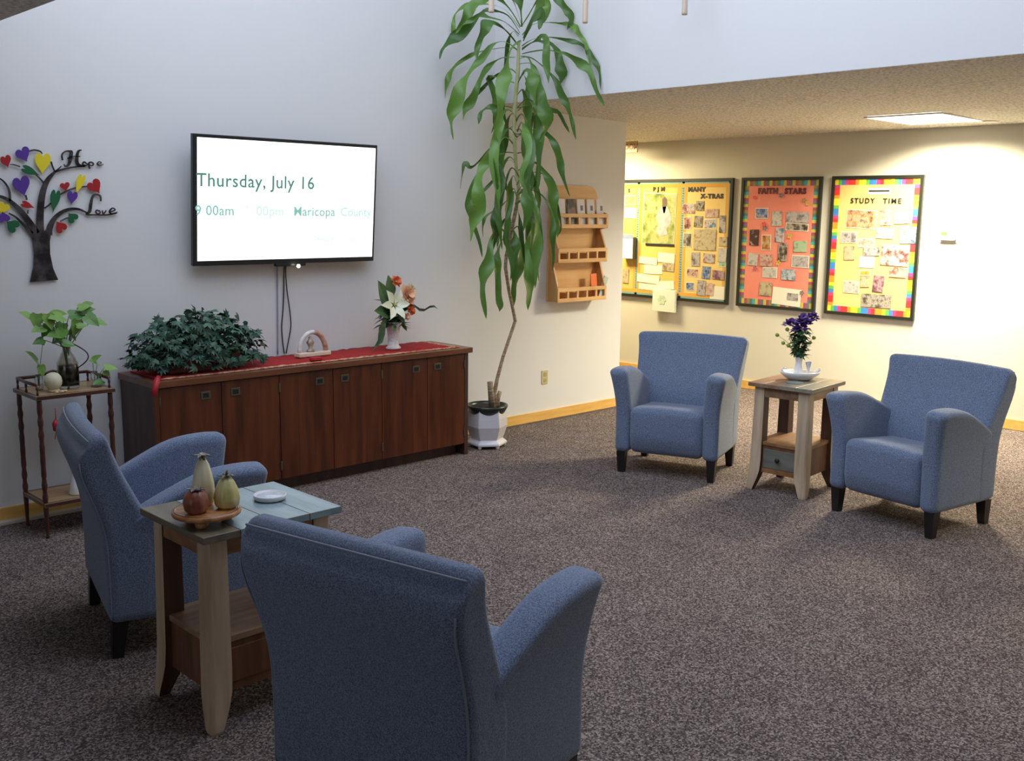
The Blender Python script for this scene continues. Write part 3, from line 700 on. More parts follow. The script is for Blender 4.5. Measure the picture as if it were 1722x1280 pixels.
def ribbon(b, pts, wid, nrm, tw=0, mi=0):
    prev = None; n = len(pts)
    pts = [Vector(p) for p in pts]
    for i, p in enumerate(pts):
        t_ = (pts[min(i + 1, n - 1)] - pts[max(i - 1, 0)]).normalized(); side = t_.cross(Vector(nrm)).normalized(); nn = side.cross(t_)
        a = tw * math.sin(i * 1.1); side = side * math.cos(a) + nn * math.sin(a); nn = side.cross(t_); ww = wid[i]
        row = [b.verts.new(p - side * ww + nn * ww * .25), b.verts.new(p), b.verts.new(p + side * ww + nn * ww * .25)]
        if prev:
            for k in (0, 1): b.faces.new((prev[k], prev[k + 1], row[k + 1], row[k])).material_index = mi
        prev = row
ribbon(b, [at(.05, .13, -.01), at(.11, .155, -.02), at(.16, .16, -.03), at(.20, .135, -.03), at(.25, .13, -.02), at(.30, .15, -.02), at(.34, .15, -.02), at(.37, .13, -.02)], [.012, .022, .016, .010, .011, .009, .008, .002], (0, -1, .2), .8)
ribbon(b, [at(-.06, .12, -.03), at(-.11, .09, -.05), at(-.135, .05, -.06), at(-.145, .0, -.06), at(-.155, -.05, -.06), at(-.18, -.08, -.05), at(-.215, -.11, -.05)], [.008, .02, .027, .027, .018, .008, .002], (0, -1, .1), .3)
obj('trailing_leaves', b, dgreen, fb)
b = B(); c = Vector((-.055, -.085, .185)); petal_flower(b, c, 6, .108, .056, .034, Vector((-.1, -1, .25)), pointed=True); obj('lily', b, lily_m, fb, True)
b = B(); lathe(b, [(0, 0), (.010, .004), (.006, .025), (0, .03)], 8); obj('lily_centre', b, lily_c, fb, True, tuple(c), (PI / 2 - .2, 0, 0))
b = B()
for ly in range(4): petal_flower(b, Vector((.075, -.06, .245)), 8, .072 - .012 * ly, .052, .012 + .010 * ly, Vector((.2, -1, .4)), rnd=.5)
obj('peach_rose', b, rose_m, fb); b = B()
for ly in range(3): petal_flower(b, Vector((.06, -.07, .10)), 6, .028 - .006 * ly, .022, .01 + .005 * ly, Vector((0, -1, .2)), rnd=.5)
obj('peach_rose', b, rose_m, fb)
b = B()
for ly in range(3): petal_flower(b, Vector((.125, -.03, .262)), 8, .060 - .01 * ly, .03, .01 + .008 * ly, Vector((.5, -1, .3)), rnd=.5)
obj('yellow_flower', b, yel_m, fb)
for cc, r in (((.005, -.03, .335), .044), ((.095, -.07, .135), .036), ((.09, -.06, .175), .030)):
    b = B()
    for ly in range(4): petal_flower(b, Vector(cc), 8, r - .006 * ly, .02, .006 + .008 * ly, Vector((0, -1, .5)), rnd=.5)
    obj('orange_flower', b, orange_m, fb)

# ---------------------------------------------------------------- television
tv = thing('television', 'large flat television showing a white notice screen, mounted on the wall', 'television', (3.467, 5.600, 1.739))
TW, TH, tilt = 1.302, .762, .076
def tvpart(name, bm, m_, parent=tv, **k):
    o = obj(name, bm, m_, parent, **k); return o
b = B(); box(b, -TW / 2, TW / 2, -.012, .018, -TH / 2, TH / 2, 0, .004); box(b, -.42, .42, .018, .055, -.28, .24, 0, .01)
box(b, -.10, .12, -.012, .012, -TH / 2 - .018, -TH / 2 + .002, 0, .004)
body = tvpart('housing', b, black_pl); body.rotation_euler = (tilt, 0, 0)
b = B(); box(b, -TW / 2 + .026, TW / 2 - .016, -.0135, -.011, -TH / 2 + .030, TH / 2 - .020); scr = obj('screen', b, screen_m, tv); scr.rotation_euler = (tilt, 0, 0)
def tvtext(s, x, z, size, m_, bold=0, sp=1):
    b = text_bm(s, size, .0006, bold, sp)
    for v in b.verts: v.co = Vector((v.co.x + x, -.0142 + v.co.z * .5, v.co.y + z))
    o = obj('screen_text', b, m_, scr); return o
tvtext('Thursday, July 16', -.632, .085, .108, txt1, .0012, 1.06)
tvtext('9 00am', -.640, -.082, .082, txt2, .001, 1.04); tvtext("'  00pm", -.31, -.082, .082, txt3, 0, 1.06); tvtext('Maricopa', .02, -.082, .080, txt2, .001, 1.04); tvtext('County', .37, -.082, .080, txt3, .001, 1.02)
tvtext('1  hour     Organizational     Mtg', -.56, -.15, .055, mat('screen_text_pale', (.02, .02, .02), .4, emit=((.84, .96, .92), 1.0)), 0, 1.2)
tvtext('MSKZ', .20, -.255, .05, txt3); tvtext('152', .44, -.255, .05, txt3)
b = B(); lathe(b, [(0, 0), (.012, 0), (.012, .004), (.006, .007), (0, .008)], 14); o = obj('power_light', b, led_m, tv, True, (.045, -.003 - .008, -TH / 2 - .016), (PI / 2, 0, 0))
b = B(); box(b, -.16, .16, .050, .113, -.17, .15, 0, .004); obj('wall_bracket', b, black_pl, tv)
for lab, pts, m_, r in (('left strand of the two black television cables', [(3.478, 5.685, 1.40), (3.476, 5.700, 1.30), (3.472, 5.703, 1.18), (3.462, 5.703, 1.05), (3.450, 5.703, .95), (3.455, 5.703, .85), (3.462, 5.700, .775)], black_cord, .004),
                   ('right strand of the two black television cables', [(3.486, 5.685, 1.40), (3.484, 5.694, 1.30), (3.490, 5.694, 1.18), (3.507, 5.694, 1.05), (3.512, 5.694, .95), (3.490, 5.694, .85), (3.472, 5.694, .775)], black_cord, .004),
                   ('thin grey cable left of the black cables under the television', [(3.430, 5.690, 1.40), (3.430, 5.705, 1.30), (3.424, 5.706, 1.0), (3.418, 5.706, .775)], grey_cord, .0045)):
    b = B(); P = [Vector(p) for p in pts]; Q = []
    for i in range(len(P) - 1):
        for k in range(4):
            s = k / 4; p0, p1, p2, p3 = P[max(i - 1, 0)], P[i], P[i + 1], P[min(i + 2, len(P) - 1)]
            Q.append(.5 * ((2 * p1) + (p2 - p0) * s + (2 * p0 - 5 * p1 + 4 * p2 - p3) * s * s + (3 * p1 - p0 - 3 * p2 + p3) * s ** 3))
    Q.append(P[-1]); tube(b, Q, r, 8); tag(obj('cable', b, m_, None, True), lab, 'cable', None)
b = B(); box(b, 3.42, 3.50, 5.312, 5.345, CH + .0125, CH + .032, 0, .004)
tag(obj('cable_plug', b, red_gloss, None), 'small dark red box on the runner below the cables', 'box')

# ---------------------------------------------------------------- tree wall art
def TRX(px, py):      # units the art was measured in to metres on the wall
    a = (1.86983, 2.83698e-3, -2.02636e-4, 1.50245e-7, 1.2241e-6); c = (2.74808, 4.62366e-4, -3.04413e-3, -1.23494e-6, 1.25e-8)
    v = (1, px, py, px * py, px * px)
    return sum(p * q for p, q in zip(a, v)), sum(p * q for p, q in zip(c, v))
tree = thing('metal_tree_art', 'dark metal tree wall art with coloured hearts and the words Hope and Love', 'wall art', (2.0, YA, 1.6))
OFF = Vector((2.0, YA, 1.6))
def crop(cx, cy): return TRX(cx / 4.743, 220 + cy / 4.743)
def flat(b, outline, y0, th, mi=0):
    v0 = [b.verts.new((x - OFF.x, y0, z - OFF.z)) for x, z in outline]; v1 = [b.verts.new((v.co.x, y0 - th, v.co.z)) for v in v0]
    b.faces.new(v0); b.faces.new(v1[::-1]); n = len(v0)
    for i in range(n): b.faces.new((v0[i], v0[(i + 1) % n], v1[(i + 1) % n], v1[i]))
def stroke(b, pts, wid, y0=-.012, th=.004):
    """flat stroke through crop points with varying width (crop units)"""
    P = []; W_ = []
    n = len(pts)
    for i in range(n - 1):
        for k in range(5):
            s = k / 5; g = lambda q: (pts[max(0, min(n - 1, q))])
            p0, p1, p2, p3 = g(i - 1), g(i), g(i + 1), g(i + 2)
            P.append(tuple(.5 * (2 * p1[j] + (p2[j] - p0[j]) * s + (2 * p0[j] - 5 * p1[j] + 4 * p2[j] - p3[j]) * s * s + (3 * p1[j] - p0[j] - 3 * p2[j] + p3[j]) * s ** 3) for j in (0, 1)))
            W_.append(wid[i] + (wid[i + 1] - wid[i]) * s)
    P.append(pts[-1]); W_.append(wid[-1]); prev = None
    for i, p in enumerate(P):
        a, c = P[max(0, i - 1)], P[min(len(P) - 1, i + 1)]; dx, dy = c[0] - a[0], c[1] - a[1]; L = math.hypot(dx, dy) or 1; nx, ny = -dy / L, dx / L; h = W_[i] / 2
        l, r = crop(p[0] + nx * h, p[1] + ny * h), crop(p[0] - nx * h, p[1] - ny * h)
        row = [b.verts.new((l[0] - OFF.x, y0, l[1] - OFF.z)), b.verts.new((r[0] - OFF.x, y0, r[1] - OFF.z)), b.verts.new((r[0] - OFF.x, y0 - th, r[1] - OFF.z)), b.verts.new((l[0] - OFF.x, y0 - th, l[1] - OFF.z))]
        if prev:
            for k in range(4): b.faces.new((prev[k], prev[(k + 1) % 4], row[(k + 1) % 4], row[k]))
        else: b.faces.new(row)
        prev = row
    b.faces.new(prev[::-1])
b = B()
tl = [(245, 820), (262, 880), (272, 980), (268, 1080), (240, 1210)]; trr = [(465, 1192), (425, 1100), (400, 980), (398, 880), (412, 800), (380, 780), (350, 800), (330, 770), (300, 800), (270, 780)]
flat(b, [crop(*p) for p in tl + trr], -.010, .005); obj('trunk', b, iron_m, tree)
b = B()
stroke(b, [(325, 830), (320, 700), (335, 520), (375, 400), (440, 325)], [60, 58, 52, 40, 18])
stroke(b, [(290, 820), (230, 720), (150, 620), (60, 545), (-30, 515), (-90, 520)], [62, 50, 38, 28, 20, 8])
stroke(b, [(390, 830), (400, 760), (450, 680), (530, 630), (620, 622), (700, 655)], [55, 48, 34, 26, 20, 10])
stroke(b, [(440, 325), (530, 300), (620, 285), (680, 287)], [18, 15, 12, 5]); stroke(b, [(440, 325), (470, 300), (490, 280)], [14, 10, 6]); stroke(b, [(438, 325), (418, 280), (408, 245)], [12, 12, 12])
stroke(b, [(350, 415), (310, 370), (270, 335)], [16, 12, 10]); stroke(b, [(160, 285), (110, 270), (80, 268)], [12, 10, 6]); stroke(b, [(210, 170), (270, 155), (320, 165), (338, 185)], [12, 14, 12, 6])
stroke(b, [(355, 615), (390, 590), (420, 560)], [14, 12, 10]); stroke(b, [(470, 510), (540, 475), (600, 455), (660, 445), (710, 440)], [10, 14, 14, 12, 10])
stroke(b, [(80, 560), (75, 480), (45, 420), (0, 380), (-40, 370)], [22, 18, 14, 11, 6]); stroke(b, [(215, 550), (205, 510)], [14, 12]); stroke(b, [(222, 660), (224, 630)], [10, 8])
stroke(b, [(255, 820), (200, 760), (130, 690), (70, 655)], [34, 22, 16, 10]); stroke(b, [(480, 720), (530, 695), (560, 690)], [12, 10, 6])
stroke(b, [(-40, 520), (-80, 460), (-110, 380)], [14, 12, 8])
obj('branches', b, iron_m, tree)
def lstroke(b, p, w_): stroke(b, p, [q * 1.35 for q in w_])
b = B()    # the word Hope, written in script
lstroke(b, [(500, 235), (495, 190), (525, 165), (560, 165), (568, 175), (560, 230), (545, 272), (520, 282), (510, 265)], [10, 9, 9, 14, 22, 22, 16, 8, 4])
lstroke(b, [(590, 215), (540, 222), (570, 205), (640, 205)], [4, 6, 6, 6]); lstroke(b, [(652, 155), (625, 165), (612, 220), (620, 265), (655, 280), (680, 270)], [5, 14, 20, 20, 12, 5])
lstroke(b, [(690, 262), (672, 248), (660, 262), (672, 280), (696, 270), (690, 258)], [7, 8, 9, 8, 6, 5]); lstroke(b, [(716, 302), (708, 262), (726, 250), (745, 262), (735, 277), (712, 272)], [9, 11, 8, 9, 7, 5])
lstroke(b, [(772, 268), (808, 258), (792, 246), (776, 262), (792, 277), (826, 266)], [5, 6, 6, 8, 7, 4])
obj('hope_lettering', b, iron_m, tree)
b = B()    # the word Love
lstroke(b, [(805, 560), (800, 520), (770, 505), (740, 520), (725, 580), (715, 640), (690, 665), (760, 668), (850, 668), (935, 655)], [8, 12, 10, 12, 18, 18, 10, 8, 9, 4])
lstroke(b, [(790, 640), (772, 630), (765, 648), (782, 662), (800, 648), (790, 630)], [7, 8, 9, 8, 7, 5]); lstroke(b, [(815, 632), (825, 660), (848, 632)], [7, 10, 6])
lstroke(b, [(872, 648), (918, 630), (898, 614), (874, 640), (892, 661), (938, 645)], [6, 7, 7, 10, 8, 4])
obj('love_lettering', b, iron_m, tree)
def heart(cx, cy, sx, sy, rot, m_, k):
    o = []
    for i in range(24):
        t_ = 2 * PI * i / 24; x = 16 * math.sin(t_) ** 3 / 17; y = -(13 * math.cos(t_) - 5 * math.cos(2 * t_) - 2 * math.cos(3 * t_) - math.cos(4 * t_)) / 15
        x *= sx; y *= sy; c, s = math.cos(rot), math.sin(rot); o.append(crop(cx + x * c - y * s, cy + x * s + y * c))
    b = B(); flat(b, o, -.018, .004); h = obj('heart', b, m_, tree); return h
for a in ((182, 185, 62, 62, -.45, h_pur), (45, 238, 46, 52, -.3, h_red), (338, 250, 68, 88, .05, h_yel), (232, 318, 34, 82, -1.15, h_grn), (170, 430, 74, 84, -.25, h_pur), (213, 590, 28, 60, -1.2, h_red),
          (515, 440, 42, 36, -.2, h_red), (435, 545, 42, 96, .15, h_grn), (573, 525, 44, 56, .15, h_pur), (634, 415, 34, 88, .35, h_yel), (752, 440, 60, 62, -.6, h_red), (575, 690, 48, 44, 2.4, h_grn),
          (480, 765, 50, 52, 2.5, h_red), (98, 755, 58, 56, 2.2, h_grn), (25, 610, 52, 50, .4, h_yel), (25, 690, 55, 46, 2.9, h_pur), (-90, 430, 55, 60, .2, h_red)):
    heart(*a, 0)

# ---------------------------------------------------------------- plant stand at left
ps = thing('plant_stand', 'dark wooden two tier plant stand with tan shelves against the wall at left', 'plant stand', (1.975, 5.445, 0))
sx, sy = .203, .168
def tier(name, z, sx, sy):
    b = B(); f = .022
    for q in ((-sx, sx, -sy, -sy + f), (-sx, sx, sy - f, sy), (-sx, -sx + f, -sy + f, sy - f), (sx - f, sx, -sy + f, sy - f)): box(b, *q, z - .022, z, 1, .002)
    box(b, -sx + f, sx - f, -sy + f, sy - f, z - .016, z - .001); obj(name, b, [tan_top, mahog_x], ps)
tier('top_shelf', .75, sx, sy); tier('lower_shelf', .187, sx - .012, sy - .005)
for qx in (-1, 1):
    for qy in (-1, 1):
        b = B(); x, y = qx * (sx - .022), qy * (sy - .022); pr = []
        n = 46
        for i in range(n + 1):
            z = .727 * (1 - i / n); r = .0125 + .0022 * math.sin(z * 95) * (1 if (z * 3) % 1 > .5 else .25)
            if z < .16: r = .013 - .006 * (1 - z / .16) if z > .012 else .012
            pr.append((r, z))
        lathe(b, pr[::-1], 14, (x, y, 0)); obj('leg', b, mahog, ps, True)
b = B(); zr = .802
tube(b, [(-sx + .02, -sy + .03, zr), (-sx + .012, 0, zr), (-sx + .02, sy - .02, zr), (-.08, sy - .016, zr), (0, sy - .016, zr + .02), (.08, sy - .016, zr), (sx - .02, sy - .02, zr), (sx - .012, 0, zr), (sx - .02, -sy + .03, zr)], .009, 8)
obj('gallery_rail', b, mahog, ps, True)
for x, y in ((-sx + .02, -sy + .03), (-sx + .012, 0), (-sx + .02, sy - .02), (-.08, sy - .016), (.08, sy - .016), (sx - .02, sy - .02), (sx - .012, 0), (sx - .02, -sy + .03)):
    b = B(); lathe(b, [(.005, 0), (.007, .01), (.004, .02), (.007, .032), (.005, .052)], 10, (x, y, .75)); obj('spindle', b, mahog, ps, True)
sz = .7503
jg = thing('glass_jug', 'narrow-necked glass jug with dark filling on the plant stand', 'jug', (1.997, 5.440, sz))
b = B(); lathe(b, [(0, 0), (.050, 0), (.054, .01), (.055, .10), (.052, .135), (.036, .170), (.022, .195), (.020, .235), (.026, .250), (.023, .250), (.016, .235), (.018, .195), (.032, .168), (.048, .132), (.051, .10), (.050, .014), (0, .012)], 32); obj('jug_glass', b, glass_d, jg, True)
b = B(); lathe(b, [(0, .013), (.049, .014), (.050, .10), (.049, .122), (0, .122)], 28); obj('dark_filling', b, dark_fill, jg, True)
b = B(); tube(b, [(.018 + .075 * math.sin(PI * i / 14) , -.018 - .03 * math.sin(PI * i / 14), .240 - .150 * i / 14) for i in range(15)], .0035, 6); obj('handle', b, black_cord, jg, True)
def heart_leaf(b, p, d, nrm, s):
    d = d.normalized(); side = d.cross(nrm); side = side.normalized() if side.length > 1e-3 else Vector((1, 0, 0)); nn = side.cross(d)
    out = [(0, 0, 0), (-.10, .28, .04), (.10, .46, .02), (.42, .44, 0), (.75, .25, -.05), (1.08, 0, -.16), (.75, -.25, -.05), (.42, -.44, 0), (.10, -.46, .02), (-.10, -.28, .04)]
    mid = [b.verts.new(p + d * s * .35 - nn * s * .07)]
    vs = [b.verts.new(p + d * s * x + side * s * y + nn * s * z) for x, y, z in out]
    for i in range(len(vs)): b.faces.new((vs[i], vs[(i + 1) % len(vs)], mid[0]))
po = thing('pothos_vine', 'bright green pothos with long stems growing from the glass jug', 'plant', (1.997, 5.440, sz + .125))
b = B(); b2 = B(); random.seed(11)
# (across, height above shelf, depth, size, direction across, direction up)
PL = [(-.14, .40, 0, .075, -.2, -.9), (-.165, .385, .02, .06, -.8, .5), (-.10, .40, -.03, .08, .2, -.9), (-.12, .33, -.02, .07, -.9, -.1), (-.08, .335, .0, .07, -.5, -.5), (-.06, .39, .03, .075, .6, .1), (-.02, .38, -.02, .085, -.9, .1),
      (.02, .385, .0, .085, .9, .0), (.05, .36, -.03, .085, -.2, -1), (.08, .40, .02, .08, .9, .2), (.10, .38, -.02, .08, .5, -.5), (.07, .42, .0, .06, .8, .2), (-.05, .29, -.04, .075, -.8, .1), (-.02, .275, .0, .07, -.9, -.3), (.02, .30, .02, .06, .4, -.6),
      (.04, .33, -.04, .055, .9, .1), (.145, .35, -.02, .065, .95, -.3), (-.04, .25, -.05, .06, .8, -.2), (-.13, .27, -.04, .055, -.9, -.2), (-.09, .30, .03, .07, .9, -.1), (.0, .34, .04, .07, -.5, -.6), (.11, .43, .03, .05, .9, .3), (-.03, .32, -.05, .07, -.6, -.7)]
for u, z, v, s, dx, dz in PL:
    p = Vector((u, v - .01, z - .125)); tube(b2, [(0, 0, -.03), (u * .10, v * .1, .09), (u * .6, v * .6, (z - .125) * .85), tuple(p)], [.003, .003, .0022, .0018], 5)
    heart_leaf(b, p, Vector((dx, -.25 + random.uniform(-.2, .2), dz)), Vector((random.uniform(-.4, .4), -.55, .75)), s * 1.0)
obj('leaves', b, pothos_m, po); 
obj('stems', b2, stem_m, po)
def sprig(label, loc, P, jar=True):
    t = thing('pothos_cutting', label, 'plant', loc); b = B(); b2 = B()
    for u, z, v, s, dx, dz in P:
        p = Vector((u, v, z)); tube(b2, [(0, 0, .01), (u * .3, v * .3, z * .5), tuple(p)], .0016, 5); heart_leaf(b, p, Vector((dx, -.3, dz)), Vector((.2, -.5, .8)), s)
    obj('leaves', b, pothos_m, t); obj('stems', b2, stem_m, t)
    b = B(); lathe(b, [(0, 0), (.020, 0), (.021, .06), (.016, .075), (.018, .08), (.016, .08), (.014, .074), (.018, .058), (.017, .004), (0, .003)], 20); obj('glass_tube', b, glass_m, t, True)
sprig('pothos cutting in a small clear glass at the left of the plant stand', (1.858, 5.47, sz), [(0.0, .15, 0, .085, -.6, .75), (.01, .13, -.01, .06, .1, -1), (.03, .235, 0, .02, .3, 1)])
sprig('trailing pothos cutting in clear glass at the right end of the plant stand', (2.118, 5.40, sz), [(.02, .12, 0, .06, -.5, .3), (.05, .10, -.02, .065, 1, -.1), (.05, .08, -.02, .06, .4, -1), (.0, .14, .01, .05, .5, .4), (.03, .03, -.03, .055, -.9, -.1)])
b = B(); lathe(b, [(0, 0), (.014, .0), (.028, .006), (.040, .022), (.0445, .044), (.040, .066), (.028, .082), (.012, .089), (0, .090)], 28)
cd = thing('round_candle', 'round cream ball candle beside the glass jug', 'candle', (1.896, 5.376, sz + .010)); obj('wax_ball', b, wax, cd, True)
b = B(); lathe(b, [(0, -.010), (.030, -.010), (.032, -.004), (.026, .004), (0, .004)], 20); obj('candle_holder', b, shell_m, cd, True)
for x, y, r, lab in ((1.890, 5.316, .008, 'left'), (1.913, 5.312, .010, 'middle'), (1.935, 5.322, .009, 'right')):
    b = B(); bmesh.ops.create_icosphere(b, subdivisions=2, radius=r, matrix=Matrix.Diagonal((1.2, 1, .7, 1))); tag(obj('pebble', b, shell_m, None, True, (x, y, sz + r * .7)), lab + ' one of three small beige pebbles in front of the round candle', 'pebble', 'pebbles on the plant stand')
b = B(); lathe(b, [(0, 0), (.040, 0), (.042, .006), (.034, .05), (.024, .11), (.020, .16), (.024, .18), (.021, .18), (.017, .16), (.02, .11), (0, .1)], 28)
tag(obj('white_vase', b, white_gloss, None, True, (1.985, 5.375, .188)), 'tapered white vase on the lower shelf of the plant stand', 'vase')
b = B(); tube(b, [(0, 0, .0), (0, 0, -.06)], .002, 5); tube(b, [(0, 0, -.06), (-.004, 0, -.08), (-.004, 0, -.115), (-.002, 0, -.12)], [.008, .016, .013, .004], 8)
for i in range(4): tube(b, [(0, 0, -.11), (random.uniform(-.012, .012), random.uniform(-.01, .01), -.16)], .002, 4)
tag(obj('red_tassel', b, red_gloss, None, True, (1.868, 5.292, .728 - .05)), 'small red tassel hanging under the top of the plant stand', 'tassel')

# ---------------------------------------------------------------- dracaena
dr = thing('dracaena_plant', 'tall potted dracaena with long drooping leaves beside the sideboard', 'potted plant', (4.925, 5.35, 0))
b = B(); seg = 8
def octo(b, prof, rot=PI / 8, seg=6, mi=0):
    rings = [[b.verts.new((r * math.cos(rot + 2 * PI * k / seg), r * math.sin(rot + 2 * PI * k / seg), z)) for k in range(seg)] for r, z in prof]
    for a, c in zip(rings, rings[1:]):
        for k in range(seg): b.faces.new((a[k], a[(k + 1) % seg], c[(k + 1) % seg], c[k])).material_index = mi
    b.faces.new(rings[0][::-1]); b.faces.new(rings[-1])
octo(b, [(.150, .022), (.150, .040), (.118, .062), (.128, .085), (.152, .16), (.148, .22), (.140, .272), (.146, .285), (.128, .285)], .42)
o = obj('planter', b, pot_white, dr); bv = o.modifiers.new('bevel', 'BEVEL'); bv.width = .006; bv.segments = 3
b = B()
for k in range(6): a = .42 + k * PI / 3; lathe(b, [(.008, 0), (.014, .01), (.014, .024)], 8, (.128 * math.cos(a), .128 * math.sin(a), 0))
obj('foot', b, pot_white, dr)
b = B(); lathe(b, [(.118, .24), (.146, .288), (.152, .300), (.150, .312), (.140, .312), (.134, .296), (.128, .288), (0, .286)], 32); obj('inner_pot', b, pot_dark, dr, True)
b = B(); lathe(b, [(0, .287), (.126, .287), (.12, .292), (0, .296)], 20); obj('soil', b, soil, dr, True)
O = Vector((4.925, 5.35, 0)); yp = 5.285
def PT(x, z, dy=0): k = (yp + dy) / 5.3; return Vector((x * k, yp + dy, 1.7 + (z - 1.7) * k)) - O
tr_ = [(4.954, .29), (4.95, .40), (4.975, .50), (5.032, .658), (5.11, .824), (5.15, .91), (5.125, .998), (5.084, 1.13), (5.046, 1.30), (5.052, 1.386), (5.09, 1.512), (5.145, 1.723), (5.17, 1.85), (5.14, 2.015), (5.113, 2.22), (5.121, 2.424), (5.146, 2.668), (5.150, 2.86)]
P = [PT(x, z, -.02 * min(1, z / 2)) for x, z in tr_]
b = B(); k = 12
tube(b, P[:k], [.020, .016, .0135, .0125, .012, .0125, .012, .012, .013, .012, .013, .014], 10); obj('trunk', b, bark, dr, True)
b = B(); tube(b, P[k - 1:], [.013, .0125, .013, .013, .014, .014, .010], 10); obj('upper_cane', b, cane_green, dr, True)
b = B(); tube(b, [PT(4.93, .29), PT(4.915, .40), PT(4.905, .485)], [.026, .022, .021], 10); tube(b, [PT(4.97, .29), PT(4.985, .36), PT(5.005, .405)], [.024, .017, .015], 10); obj('cut_stump', b, bark, dr, True)
